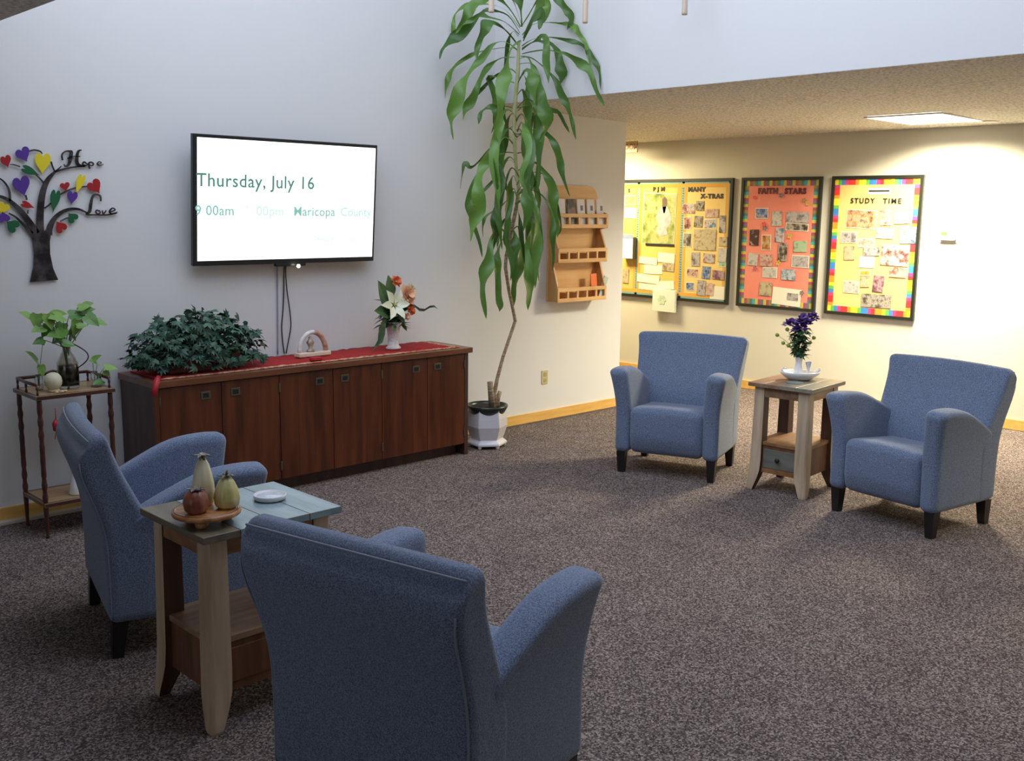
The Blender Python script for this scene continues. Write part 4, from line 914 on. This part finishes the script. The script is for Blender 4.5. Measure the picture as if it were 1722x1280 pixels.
LV = [
 ([(873, 62), (870, 30), (863, 0), (856, -18)], 20, .05), ([(871, 55), (860, 22), (850, 6), (840, 2), (831, 5)], 7, -.1), ([(871, 62), (852, 38), (830, 24), (808, 33), (792, 48), (778, 66), (768, 84)], 19, .25),
 ([(870, 64), (845, 34), (815, 24), (786, 24), (765, 36), (757, 54), (757, 68), (760, 82)], 9, -.15), ([(870, 72), (850, 46), (822, 40), (806, 48), (788, 64), (765, 86), (745, 104), (740, 118)], 18, .1), ([(869, 74), (845, 60), (822, 59), (806, 57), (792, 66), (778, 74)], 9, .3),
 ([(866, 90), (850, 75), (833, 68), (818, 72), (809, 88), (804, 108), (803, 126)], 17, .35), ([(866, 98), (846, 88), (826, 95), (808, 118), (792, 140), (774, 168), (764, 200), (762, 222), (764, 245)], 21, .2),
 ([(864, 96), (842, 94), (815, 98), (795, 103), (780, 109), (764, 122), (752, 140), (746, 158), (744, 174)], 10, -.1), ([(863, 110), (840, 110), (820, 122), (806, 146), (794, 168), (782, 190), (776, 208)], 17, -.1),
 ([(872, 84), (860, 96), (851, 116), (848, 145), (843, 172), (838, 200), (838, 228), (841, 254)], 22, .35), ([(862, 150), (835, 140), (818, 140), (828, 162), (833, 182), (832, 205), (824, 228)], 16, -.15), ([(862, 190), (842, 188), (822, 192), (809, 200), (804, 218)], 10, .1),
 ([(873, 62), (884, 46), (898, 25), (916, 17), (934, 29), (947, 46), (950, 60), (946, 72)], 17, .15), ([(876, 80), (886, 60), (898, 42), (908, 38), (911, 50), (903, 68)], 22, .25), ([(876, 84), (886, 70), (896, 60), (903, 66), (899, 82)], 22, .4),
 ([(874, 75), (890, 60), (915, 57), (940, 59), (962, 64), (978, 72), (992, 84), (1006, 98), (1016, 114), (1024, 134)], 11, .1), ([(874, 92), (892, 84), (920, 83), (950, 90), (970, 100), (986, 112), (1002, 128), (1013, 146), (1019, 168)], 11, .25),
 ([(874, 98), (892, 88), (908, 84), (913, 100), (915, 128), (917, 156)], 16, .2), ([(874, 96), (895, 86), (915, 90), (930, 104), (937, 124), (937, 144), (934, 160)], 19, .1), ([(874, 104), (905, 102), (935, 108), (955, 118), (975, 136), (985, 152), (995, 174), (1005, 193)], 14, .35),
 ([(872, 108), (890, 112), (910, 128), (930, 150), (942, 175), (951, 198), (959, 220), (964, 241)], 12, .15), ([(871, 112), (884, 112), (893, 132), (900, 155), (908, 180), (913, 205), (910, 230), (904, 248)], 22, .2), ([(868, 150), (878, 138), (888, 146), (892, 165), (895, 192)], 20, .35),
 ([(866, 190), (895, 184), (922, 186), (938, 196), (948, 210), (956, 226)], 9, -.1), ([(866, 170), (876, 158), (882, 178), (889, 205), (893, 228)], 15, -.15), ([(865, 212), (874, 202), (882, 216), (885, 250), (886, 290), (886, 325), (885, 355), (879, 388)], 23, .4),
 ([(866, 232), (882, 230), (896, 244), (905, 268)], 14, -.1), ([(866, 236), (890, 226), (912, 230), (926, 244), (934, 270), (943, 298), (955, 332)], 15, .2), ([(870, 290), (885, 282), (902, 278), (917, 298), (927, 324), (933, 352), (936, 382), (937, 398)], 17, .1),
 ([(871, 300), (900, 292), (922, 302), (934, 340), (944, 378), (940, 396)], 9, -.1), ([(864, 250), (850, 238), (838, 248), (822, 270), (811, 296), (806, 325), (804, 355), (798, 385), (794, 405)], 24, .3), ([(866, 262), (845, 262), (815, 280), (793, 318), (790, 345), (795, 370), (806, 405), (812, 432)], 13, .1),
 ([(872, 300), (860, 286), (850, 305), (842, 335), (836, 365), (832, 395), (826, 422), (820, 452)], 17, .15), ([(857, 400), (840, 384), (828, 402), (823, 435), (818, 465), (815, 495), (820, 530)], 21, .25), ([(853, 415), (846, 402), (838, 425), (836, 450), (840, 480), (843, 508), (841, 522)], 16, .1),
 ([(858, 395), (864, 388), (868, 415), (868, 445), (863, 476)], 18, .15), ([(860, 390), (872, 382), (876, 420), (872, 455), (866, 485), (864, 522)], 17, -.1), ([(866, 345), (888, 335), (896, 370), (894, 410), (890, 450), (888, 485), (889, 514)], 24, .3),
 ([(868, 335), (882, 340), (886, 385), (890, 420), (892, 440)], 7, .1), ([(870, 330), (890, 322), (900, 360), (903, 392), (900, 420), (893, 445)], 12, .2), ([(868, 330), (895, 315), (905, 340), (904, 375), (899, 410), (895, 432)], 9, -.1),
 ([(872, 320), (905, 325), (925, 355), (930, 395), (931, 425), (929, 452)], 10, .15), ([(868, 345), (872, 360), (878, 395), (884, 440), (884, 470)], 9, .05), ([(868, 240), (848, 235), (825, 252), (806, 272), (790, 284), (780, 278), (775, 296), (772, 320)], 7, -.1),
 ([(870, 320), (855, 335), (840, 350), (818, 365), (812, 380), (813, 398)], 5, .1), ([(870, 285), (856, 272), (842, 285), (824, 310), (806, 330), (793, 345)], 6, -.15), ([(866, 215), (852, 222), (836, 235), (818, 262), (808, 290)], 7, -.2), ([(868, 262), (880, 262), (892, 285), (902, 320), (908, 350)], 14, -.12),
 ([(862, 372), (850, 368), (842, 382), (838, 400), (836, 420)], 7, -.1), ([(868, 130), (850, 130), (828, 138), (806, 160), (790, 180), (780, 178)], 8, -.12), ([(870, 120), (892, 118), (902, 140), (900, 170), (896, 200)], 12, -.12), ([(866, 225), (875, 225), (884, 262), (892, 300), (893, 330)], 14, -.1)]
U = Vector((.72, -.694, 0)); FW = Vector((.694, .72, 0)); base_px = (868, 180)
def px_pt(px, py, dep):      # traced units: 237 to the metre, measured from the cane
    p = Vector((0, 0, 0)) + U * ((px - 868) / 237) ; c = Vector((5.113, yp - .02, 0)) - O
    return c + p + Vector((0, 0, 2.455 - (py - 180) / 233.5)) - FW * dep
b = B(); random.seed(33)
for i in range(18):
    y0 = random.uniform(75, 350); sd = random.choice((-1, 1)); r_ = random.uniform(8, 34); L = random.uniform(95, 150)
    LV.append(([(868, y0), (868 + sd * r_ * .5, y0 - 12), (868 + sd * r_, y0 + 8), (868 + sd * (r_ + 5), y0 + L * .4), (868 + sd * (r_ + random.uniform(-4, 8)), y0 + L * .75), (868 + sd * (r_ + random.uniform(-6, 6)), y0 + L)], random.uniform(10, 17), random.choice((-.3, -.22, .2, .35, .45))))
random.seed(21)
for pts, wd, dep in LV:
    n = len(pts); Q = []
    for i in range(n - 1):
        for k in range(4):
            s = k / 4; g = [pts[max(0, min(n - 1, i + j))] for j in (-1, 0, 1, 2)]
            Q.append(tuple(.5 * (2 * g[1][j] + (g[2][j] - g[0][j]) * s + (2 * g[0][j] - 5 * g[1][j] + 4 * g[2][j] - g[3][j]) * s * s + (3 * g[1][j] - g[0][j] - 3 * g[2][j] + g[3][j]) * s ** 3) for j in (0, 1)))
    Q.append(pts[-1]); m_ = len(Q); W_ = []; PP = []; ph = random.uniform(0, 6)
    for i, q in enumerate(Q):
        s = i / (m_ - 1); p = px_pt(q[0], q[1], dep * math.sin(min(1, s * 1.4) * PI / 2))
        p.y = min(p.y, YA - .03 - O.y)
        if p.z > 2.40: p.x = min(p.x, XS - .03 - O.x)
        PP.append(p); pet = min(1, .14 + max(0, s - .22) * 3.2)
        W_.append(max(.0012, wd / 237 / 2 * pet * (1 - max(0, (s - .72) / .28) ** 1.4) * (1 + .30 * math.sin(s * 15 + ph)) * .92))
    prev = None; tw0 = random.uniform(-.35, .35); tp = random.uniform(0, 6)
    for i, p in enumerate(PP):
        t_ = (PP[min(i + 1, m_ - 1)] - PP[max(i - 1, 0)]).normalized(); side = t_.cross(-FW); side = side.normalized() if side.length > .05 else U.copy(); nn = side.cross(t_)
        a = tw0 + .75 * math.sin(i * .55 + tp); side, nn = side * math.cos(a) + nn * math.sin(a), nn * math.cos(a) - side * math.sin(a); ww = W_[i]
        row = [b.verts.new(p - side * ww + nn * ww * .35), b.verts.new(p), b.verts.new(p + side * ww + nn * ww * .35)]
        if prev:
            for k in (0, 1): b.faces.new((prev[k], prev[k + 1], row[k + 1], row[k]))
        prev = row
for v in b.verts:
    v.co.y = min(v.co.y, YA - .012 - O.y)
    if v.co.z > 2.42: v.co.x = min(v.co.x, XS - .012 - O.x)
obj('foliage', b, leaf_m, dr, True)

# ---------------------------------------------------------------- literature rack
RX0, RX1 = 5.895, 6.475
rk = thing('literature_rack', 'pine wooden wall rack with three pocket rows beside the dracaena', 'literature rack', (0, YA, 0))
b = B(); pts = [(RX0, .985), (RX1, .985), (RX1, 1.80)] + [(RX1 - .11 + .11 * math.cos(a), 1.80 + .11 * math.sin(a)) for a in [PI / 2 * i / 8 for i in range(1, 9)]]
pts += [(RX0 + .11 - .11 * math.sin(a), 1.80 + .11 * math.cos(a)) for a in [PI / 2 * i / 8 for i in range(0, 9)]]
v0 = [b.verts.new((x, -.001, z)) for x, z in pts]; v1 = [b.verts.new((x, -.018, z)) for x, z in pts]; b.faces.new(v0[::-1]); b.faces.new(v1)
for i in range(len(pts)): b.faces.new((v0[i], v0[(i + 1) % len(pts)], v1[(i + 1) % len(pts)], v1[i]))
obj('back_panel', b, pine, rk)
for sx_ in (0, 1):
    b = B(); x0 = RX0 if sx_ == 0 else RX1 - .016
    # scalloped side: deeper at every pocket
    prof = [(.985, .115), (1.115, .125), (1.14, .115), (1.30, .065), (1.305, .115), (1.415, .125), (1.44, .115), (1.56, .065), (1.57, .115), (1.69, .128), (1.70, .10), (1.72, .018)]
    a0 = [b.verts.new((x0, -.018, .985))] + [b.verts.new((x0, -d, z)) for z, d in prof]; a1 = [b.verts.new((v.co.x + .016, v.co.y, v.co.z)) for v in a0]
    b.faces.new(a0); b.faces.new(a1[::-1])
    for i in range(len(a0)): b.faces.new((a0[i], a0[(i + 1) % len(a0)], a1[(i + 1) % len(a0)], a1[i]))
    obj('side_panel', b, pine_dk, rk)
for z0 in (.985, 1.300, 1.575):
    b = B(); h = .108
    box(b, RX0 + .017, RX1 - .017, -.120, -.0185, z0, z0 + .012)
    box(b, RX0 - .004, RX1 + .004, -.138, -.126, z0 - .003, z0 + .028, 0, .002); box(b, RX0 - .004, RX1 + .004, -.138, -.126, z0 + h - .026, z0 + h + .004, 0, .002)
    for k in range(6): x = RX0 - .004 + (RX1 - RX0 + .008 - .020) * k / 5; box(b, x, x + .020, -.136, -.1265, z0 + .028, z0 + h - .026)
    obj('pocket_rail', b, pine, rk)
    for k in range(1, 5): b = B(); x = RX0 + (RX1 - RX0) * k / 5; box(b, x - .005, x + .005, -.118, -.0185, z0 + .0125, z0 + .07); obj('divider', b, pine_dk, rk)
wt = (RX1 - RX0) / 5
bro_w = mat('white_brochure', (.74, .72, .72), .5); bro_d = photo_mat('brochure', [(.02, .02, .03), (.06, .07, .08), (.25, .26, .30), (.35, .12, .1)], 14); bro_p = mat('purple_print', (.16, .14, .27), .5)
for k, (m_, lab) in enumerate(((bro_w, 'plain white brochure at the left end of the rack top pocket'), (bro_d, 'dark photo brochure in the top pocket of the rack'), (bro_w, 'white brochure just right of the dark one in the rack'), (bro_w, 'second white brochure right of the dark one in the rack'), (bro_w, 'white brochure at the right end of the rack top pocket'))):
    x = RX0 + wt * (k + .5); t = thing('brochure', lab, 'brochure', (x, YA - .105, 1.5875), 0, 'brochures in the top pocket of the rack')
    b = B(); box(b, -.044, .044, -.008, .0, 0, .215); o = obj('leaflet', b, m_, t); o.rotation_euler = (-.10, 0, 0)
    if k > 1: b = B(); box(b, -.022 + .006 * k, .012 + .004 * k, -.0095, -.0082, .125, .165); o = obj('printed_image', b, bro_p, t); o.rotation_euler = (-.10, 0, 0)
t = thing('brochure', 'orange leaflet leaning in the bottom pocket of the rack', 'brochure', (RX1 - .105, YA - .100, .998), 0)
b = B(); box(b, -.036, .036, -.006, 0, 0, .200); o = obj('leaflet', b, mat('orange_leaflet', (.80, .16, .03), .5), t); o.rotation_euler = (-.05, -.05, 0)
t = thing('brochure', 'pale green leaflet sticking out beside the orange one', 'brochure', (RX1 - .045, YA - .112, 1.000), 0)
b = B(); box(b, -.026, .026, -.006, 0, 0, .185); o = obj('leaflet', b, mat('pale_green_leaflet', (.42, .52, .46), .5), t); o.rotation_euler = (-.03, .42, 0)

# outlet
ot = thing('wall_outlet', 'almond coloured double wall outlet low between the dracaena and the armchair', 'outlet', (5.895, YA, .365))
b = B(); box(b, -.035, .035, -.006, -.0005, -.057, .057, 0, .002); obj('cover_plate', b, outlet_m, ot)
for z in (-.024, .024):
    b = B(); box(b, -.015, .015, -.008, -.006, z - .016, z + .016, 0, .002); obj('socket', b, outlet_in, ot)

# ---------------------------------------------------------------- bulletin boards
def board(label, yl, yr, z0, z1, paper, fr=.028):
    t = thing('bulletin_board', label, 'bulletin board', (XB, 0, 0))
    b = B()
    for a in ((yr, yl, z1 - fr, z1), (yr, yl, z0, z0 + fr), (yr, yr + fr, z0 + fr, z1 - fr), (yl - fr, yl, z0 + fr, z1 - fr)): box(b, -.030, -.001, *a)
    obj('frame', b, board_blk, t); b = B(); box(b, -.018, -.002, yr + fr, yl - fr, z0 + fr, z1 - fr); obj('backing', b, paper, t)
    return t
def pin(t, y0, z1, items, X=-.0197, th=.002, name='photo'):
    for i, (u, v, w_, h, pal) in enumerate(items):
        b = B(); bd = .006 if pal not in ('paper', 'caption') and (i % 3 == 0) and w_ > .08 else 0
        q = X - (i % 3) * .0015
        box(b, q - th, q, -w_ / 2, w_ / 2, -h / 2, h / 2, 0)
        if bd: box(b, q - th - .0005, q - th, -w_ / 2 + bd, w_ / 2 - bd, -h / 2 + bd, h / 2 - bd, 1)
        nm = name if pal not in ('paper', 'caption') else 'paper_sheet'
        o = obj(nm, b, ([paper_m, PH[pal]] if bd else [letter_m if pal == 'caption' else PH[pal]]), t, loc=(0, y0 - u, z1 - v), rot=(random.uniform(-.06, .06) * (pal != 'caption'), 0, 0))
def wtext(t, s, y0, z1, u, v, size, m_, sp=1.1, bold=.003, name='lettering', X=-.0225, wid=None):
    b = text_bm(s, size, .002, bold, sp)
    xs = [q.co.x for q in b.verts]; ys = [q.co.y for q in b.verts]; cx, cy = (min(xs) + max(xs)) / 2, (min(ys) + max(ys)) / 2; k = (wid / (max(xs) - min(xs))) if wid else 1
    for q in b.verts: q.co = Vector((X + q.co.z, y0 - u - (q.co.x - cx) * k, z1 - v + (q.co.y - cy)))
    return obj(name, b, m_, t)
def border(t, yl, yr, z0, z1, w_, seq, n_y, n_z, X=-.0183, fr=.028):
    b = B(); ms = list(dict.fromkeys(seq)); L = yl - yr - 2 * fr; H = z1 - z0 - 2 * fr
    for i in range(n_y):
        a = yl - fr - L * i / n_y; c = yl - fr - L * (i + 1) / n_y
        for zz in (z1 - fr - w_, z0 + fr): box(b, X - .0008, X, c, a, zz, zz + w_, ms.index(seq[i % len(seq)]))
    for i in range(n_z):
        a = z1 - fr - w_ - (H - 2 * w_) * i / n_z; c = a - (H - 2 * w_) / n_z
        for yy in (yl - fr - w_, yr + fr): box(b, X - .0008, X, yy, yy + w_, c, a, ms.index(seq[(i + 3) % len(seq)]))
    return obj('border_trim', b, [PM[k] for k in ms], t)
B2=[(0.237,0.336,0.141,0.099,'blue'),(0.403,0.384,0.101,0.135,'pale'),(0.625,0.368,0.237,0.097,'grey'),(0.62,0.457,0.237,0.071,'dark'),(0.445,0.536,0.095,0.13,'sky'),(0.169,0.565,0.102,0.151,'black'),(0.303,0.61,0.103,0.147,'orange'),(0.666,0.635,0.133,0.102,'mint'),(0.485,0.693,0.095,0.166,'dark'),(0.675,0.773,0.179,0.113,'grey'),(0.164,0.774,0.106,0.117,'pale'),(0.313,0.778,0.128,0.116,'red'),(0.359,0.89,0.158,0.1,'pale'),(0.56,0.901,0.147,0.099,'sky'),(0.323,1.049,0.128,0.127,'tan'),(0.55,1.11,0.302,0.162,'paper'),(0.618,1.106,0.117,0.068,'grey')]
S2=[(0.151,0.187,0.037,'red'),(0.44,0.167,0.047,'slate'),(0.681,0.213,0.046,'olive'),(0.723,0.243,0.045,'gold'),(0.271,0.438,0.049,'red'),(0.282,0.474,0.055,'slate'),(0.555,0.541,0.053,'gold'),(0.447,0.794,0.054,'gold'),(0.198,0.863,0.045,'mag'),(0.714,1.063,0.046,'slate')]
B3=[(0.299,0.377,0.284,0.163,'stage'),(0.526,0.361,0.099,0.134,'rose'),(0.675,0.362,0.144,0.097,'pale'),(0.192,0.538,0.156,0.101,'grey'),(0.528,0.495,0.159,0.093,'pale'),(0.742,0.506,0.15,0.143,'sky'),(0.362,0.581,0.152,0.079,'rose'),(0.208,0.677,0.098,0.123,'tan'),(0.418,0.656,0.151,0.074,'grey'),(0.38,0.75,0.141,0.1,'ice'),(0.633,0.681,0.249,0.181,'mixed'),(0.671,0.825,0.151,0.088,'red'),(0.37,0.846,0.096,0.048,'olive'),(0.375,0.923,0.085,0.096,'tan'),(0.503,0.934,0.1,0.142,'plum'),(0.25,0.978,0.15,0.107,'pale'),(0.492,1.085,0.279,0.116,'dark')]
B1=[(-0.89,0.405,0.427,0.528,'garden'),(-0.519,0.296,0.155,0.097,'mixed'),(-0.38,0.268,0.093,0.096,'dark'),(-0.525,0.442,0.095,0.126,'red'),(-0.393,0.426,0.102,0.111,'dark'),(-0.233,0.342,0.158,0.082,'rose'),(-0.249,0.444,0.15,0.096,'mixed'),(-0.104,0.445,0.073,0.169,'grey'),(-0.307,0.604,0.269,0.207,'tan'),(-0.521,0.61,0.104,0.14,'dark'),(-0.087,0.615,0.096,0.088,'tan'),(-0.087,0.748,0.096,0.136,'pale'),(-0.086,0.836,0.093,0.055,'mint'),(-0.408,0.802,0.103,0.14,'grey'),(-0.247,0.785,0.134,0.09,'mixed'),(-0.44,0.937,0.146,0.084,'red'),(-0.273,0.929,0.101,0.125,'blue'),(-0.126,0.945,0.14,0.089,'plum'),(-0.463,1.08,0.104,0.085,'blue'),(-0.325,1.086,0.102,0.154,'grey'),(-0.218,1.093,0.092,0.125,'rose'),(-0.13,1.124,0.171,0.131,'paper'),(-0.777,0.803,0.216,0.1,'paper'),(-1.014,0.842,0.242,0.073,'paper'),(-0.945,0.93,0.24,0.095,'paper'),(-0.75,0.896,0.153,0.086,'tan'),(-1.005,1.032,0.298,0.088,'paper'),(-1.011,1.117,0.243,0.066,'paper'),(-0.782,1.085,0.235,0.087,'paper'),(-0.869,0.672,0.373,0.024,'caption'),(-1.285,0.213,0.153,0.102,'garden'),(-1.275,0.348,0.162,0.11,'paper'),(-1.311,1.019,0.078,0.149,'tan')]
Z1, Z0 = 2.045, .812
b2_ = board('salmon pink bulletin board lettered FAITH STARS, middle of the three', 5.654, 4.803, Z0, Z1, bb_pink)
border(b2_, 5.654, 4.803, Z0, Z1, .052, ['slate', 'gold', 'mag', 'olive', 'slate', 'teal', 'gold', 'mag'], 26, 38)
pin(b2_, 5.654, Z1, B2)
for u, v, s, c in S2:
    b = B(); petal_flower(b, (0, 0, 0), 5, s * .55, s * .35, .002, Vector((-1, 0, 0)));
    obj('flower_sticker', b, PM[c], b2_, loc=(-.0245, 5.654 - u, Z1 - v))
wtext(b2_, 'FAITH', 5.654, Z1, .291, .126, .072, letter_mar, 1.15, .0035, wid=.211); wtext(b2_, 'STARS', 5.654, Z1, .584, .128, .072, letter_mar, 1.15, .0035, wid=.225)
b3_ = board('yellow bulletin board lettered STUDY TIME with a rainbow border, rightmost of the three', 4.704, 3.864, Z0, Z1, bb_yel)
border(b3_, 4.704, 3.864, Z0, Z1, .050, ['yel', 'grn', 'blu', 'pnk', 'red', 'red', 'org', 'yel', 'yel', 'grn', 'blu', 'blu', 'pnk', 'red', 'org', 'org'], 24, 36)
pin(b3_, 4.704, Z1, B3)
b = B(); box(b, -.0210, -.0192, 4.704 - .449 - .105, 4.704 - .449 + .105, Z1 - .162, Z1 - .108); o = obj('paper_sheet', b, paper_m, b3_)
b = B(); box(b, -.0222, -.0212, 4.704 - .449 - .095, 4.704 - .449 + .095, Z1 - .140, Z1 - .126); obj('printed_line', b, letter_m, b3_)
wtext(b3_, 'STUDY', 4.704, Z1, .304, .216, .062, letter_m, 1.3, .0015, wid=.226); wtext(b3_, 'TIME', 4.704, Z1, .573, .218, .062, letter_m, 1.3, .0015, wid=.166)
Y1 = 5.752
b1_ = board('wide yellow bulletin board lettered PJM and MANY X-TRAS, leftmost of the three', 7.75, Y1, Z0, Z1, bb_gold)
def strip(t, y0, y1, z0, z1, m_, X=-.0185, nm='border_strip'):
    b = B(); box(b, X - .001, X, y0, y1, z0, z1); return obj(nm, b, m_, t)
b = B()     # scalloped pale blue outline all round
for i in range(86):
    y = Y1 + .03 + (7.72 - Y1 - .03) * (i + .5) / 86
    for zz in (Z1 - .036, Z0 + .036): lathe(b, [(.012, 0), (.012, .0012)], 8, (0, 0, 0)); 
b.free(); b = B()
def scallop(b, y, z, r=.014):
    vs = [b.verts.new((-.0192, y + r * math.cos(2 * PI * k / 8), z + r * math.sin(2 * PI * k / 8))) for k in range(8)]; b.faces.new(vs)
for i in range(80):
    y = Y1 + .035 + 1.94 * i / 79
    scallop(b, y, Z1 - .037); scallop(b, y, Z0 + .037)
for i in range(48):
    z = Z0 + .035 + (Z1 - Z0 - .07) * i / 47; scallop(b, Y1 + .037, z)
    for yy in (Y1 + .595, Y1 + 1.173): scallop(b, yy, z, .017)
obj('scalloped_trim', b, mat('pale_teal_scallop', (.20, .38, .36), .7), b1_)
for a in ((Y1 + .045, 7.7, Z1 - .085, Z1 - .048), (Y1 + .045, 7.7, Z0 + .048, Z0 + .082), (Y1 + .045, Y1 + .075, Z0 + .082, Z1 - .085), (Y1 + .545, Y1 + .577, Z0 + .082, Z1 - .085), (Y1 + .613, Y1 + .665, Z0 + .082, Z1 - .085), (Y1 + 1.125, Y1 + 1.160, Z0 + .082, Z1 - .085), (Y1 + 1.186, Y1 + 1.215, Z0 + .082, Z1 - .085)): strip(b1_, *a, bb_org)
strip(b1_, Y1 + .078, Y1 + .543, Z0 + .083, Z1 - .087, bb_yel, -.0182, 'panel_paper')
pin(b1_, Y1, Z1, B1)
b = B()     # white cut-out figure of a seated person on the garden poster
def blob(b, pts): b.faces.new([b.verts.new((-.0235, Y1 + .89 - u, Z1 - .405 - v)) for u, v in pts])
blob(b, [(.02, -.12), (.10, -.13), (.15, -.05), (.16, .04), (.10, .10), (.12, .16), (.02, .18), (-.03, .14), (.0, .05), (-.04, -.02)])
obj('poster_figure', b, mat('pale_grey_print', (.38, .35, .33), .6, col2=(.52, .48, .45), scale=20), b1_)
b = B(); blob(b, [(.035, -.20), (.065, -.23), (.095, -.20), (.095, -.15), (.075, -.06), (.055, -.06), (.04, -.12)]); obj('poster_figure_head', b, mat('brown_print', (.12, .07, .05), .6), b1_)
wtext(b1_, 'P J M', Y1, Z1, -.906, .106, .056, letter_m, 1.15, .0035, wid=.15); wtext(b1_, 'MANY', Y1, Z1, -.426, .106, .060, letter_m, 1.15, .0035, wid=.215)
wtext(b1_, 'X-TRAS', Y1, Z1, -.246, .173, .060, letter_m, 1.25, .0035, wid=.275); wtext(b1_, 'S', Y1, Z1, -1.303, .113, .05, letter_m)
t = thing('leaflet_pocket', 'white leaflet holder with blue top at the left of the wide yellow board', 'leaflet holder', (XB - .024, Y1 + 1.251, Z1 - .701))
b = B(); box(b, -.055, 0, -.075, .075, -.13, .10, 0, .004); obj('holder', b, mat('dark_holder', (.10, .11, .12), .4), t)
b = B(); box(b, -.062, -.0555, -.072, .072, -.125, .13); obj('leaflets', b, white_mat, t); b = B(); box(b, -.0635, -.0622, -.070, .070, .085, .128); obj('blue_header', b, mat('slate_blue_print', (.22, .28, .42), .5), t)
t = thing('hanging_folder', 'pale folder paper hanging from the bottom edge of the wide yellow board', 'folder', (XB - .031, Y1 + .761, Z1 - 1.245), 0)
b = B(); box(b, -.035, -.001, -.145, .145, -.115, .115, 0, .003); o = obj('folder_sheet', b, folder_m, t); 
b = B(); petal_flower(b, (-.0365, .02, .01), 6, .055, .04, .0015, Vector((-1, 0, 0))); obj('green_print', b, mat('mint_print', (.52, .66, .46), .6), t)
t = thing('room_sign', 'small tan sign lettered ROOM hanging from the ceiling above the wide board', 'sign', (8.18, 6.82, 2.425))
b = B(); box(b, -.008, .008, -.14, .09, -.122, -.012, 0, .002); obj('sign_plate', b, sign_m, t)
b = text_bm('ROOM', .075, .002, .002, 1.0)
for q in b.verts: q.co = Vector((-.0095 + q.co.z * .4, .075 - q.co.x, -.092 + q.co.y))
obj('sign_lettering', b, sign_t, t)
b = B(); tube(b, [(0, .03, -.012), (0, .03, .006)], .002, 6); tube(b, [(0, -.09, -.012), (0, -.09, .006)], .002, 6); obj('hanger', b, alu, t)

th_ = thing('thermostat', 'small white thermostat with a green display on the bright wall', 'thermostat', (XB, 3.625, 1.535))
b = B(); box(b, -.006, -.0005, -.078, .078, -.052, .056, 0, .003); obj('wall_plate', b, white_mat, th_)
b = B(); box(b, -.030, -.006, -.066, .066, -.022, .050, 0, .005); obj('thermostat_body', b, white_mat, th_)
b = B(); box(b, -.036, -.030, -.062, .066, -.030, -.004, 0, .004); obj('flap', b, white_mat, th_)
b = B(); box(b, -.0315, -.0302, .005, .055, .010, .040); obj('display', b, lcd, th_)

# ---------------------------------------------------------------- ceiling fixtures
def cz(x): return 2.48 - .055 * (x - XS) / (XB - XS)
def ceil_light(label, x, y, hx, hy, p, tagit=True):
    z = cz(x); t = thing('ceiling_light', label, 'ceiling light', (x, y, z))
    b = B()
    for a in ((-hx - .014, hx + .014, -hy - .014, -hy), (-hx - .014, hx + .014, hy, hy + .014), (-hx - .014, -hx, -hy, hy), (hx, hx + .014, -hy, hy)): box(b, *a, -.007, .004)
    obj('light_frame', b, alu, t); b = B(); box(b, -hx, hx, -hy, hy, -.006, .002); obj('diffuser', b, panel_m, t)
    area('panel_light', (x, y, z - .02), (2 * hx * .96, 2 * hy * .96), p, (1.0, 0.90, 0.66), spread=150)
ceil_light('bright rectangular ceiling light panel in the low ceiling', 7.83, 3.58, .38, .285, 150)
ceil_light('ceiling light panel beyond the right edge of the view', 7.3, .3, .40, .29, 45)
ceil_light('ceiling light panel behind the viewer at right', 6.6, -2.6, .40, .29, 45)
t = thing('downlight', 'round recessed downlight close to the board wall', 'ceiling light', (8.26, 3.28, cz(8.26)))
b = B(); lathe(b, [(.055, -.006), (.075, -.006), (.078, .002), (.055, .002)], 28); obj('trim_ring', b, alu, t, True)
t = thing('hall_lamp', 'warm flush ceiling lamp in the hall behind the television wall', 'ceiling light', (7.75, 7.3, cz(7.75)))
b = B(); lathe(b, [(.16, .0), (.15, -.02), (.0, -.022)], 28); obj('lamp_shade', b, mat('warm_lamp', (1, .85, .6), .5, emit=((1, .75, .4), 3)), t, True)
for x, y, z0, w_ in ((4.417, 4.791, 2.9, 'left'), (5.068 * .98, 4.605 * .98, 2.9 - .024, 'middle'), (5.08, 3.826, 2.857, 'right')):
    b = B(); lathe(b, [(0, 0), (.016, 0), (.0175, .01), (.0165, .03), (.0165, 4.9 - z0 + .01), (0, 4.9 - z0 + .01)], 16)
    tag(obj('hanging_rod', b, rod_m, None, True, (x, y, z0)), w_ + ' one of three bronze rods hanging from the high ceiling', 'rod', 'bronze rods hanging from the ceiling')
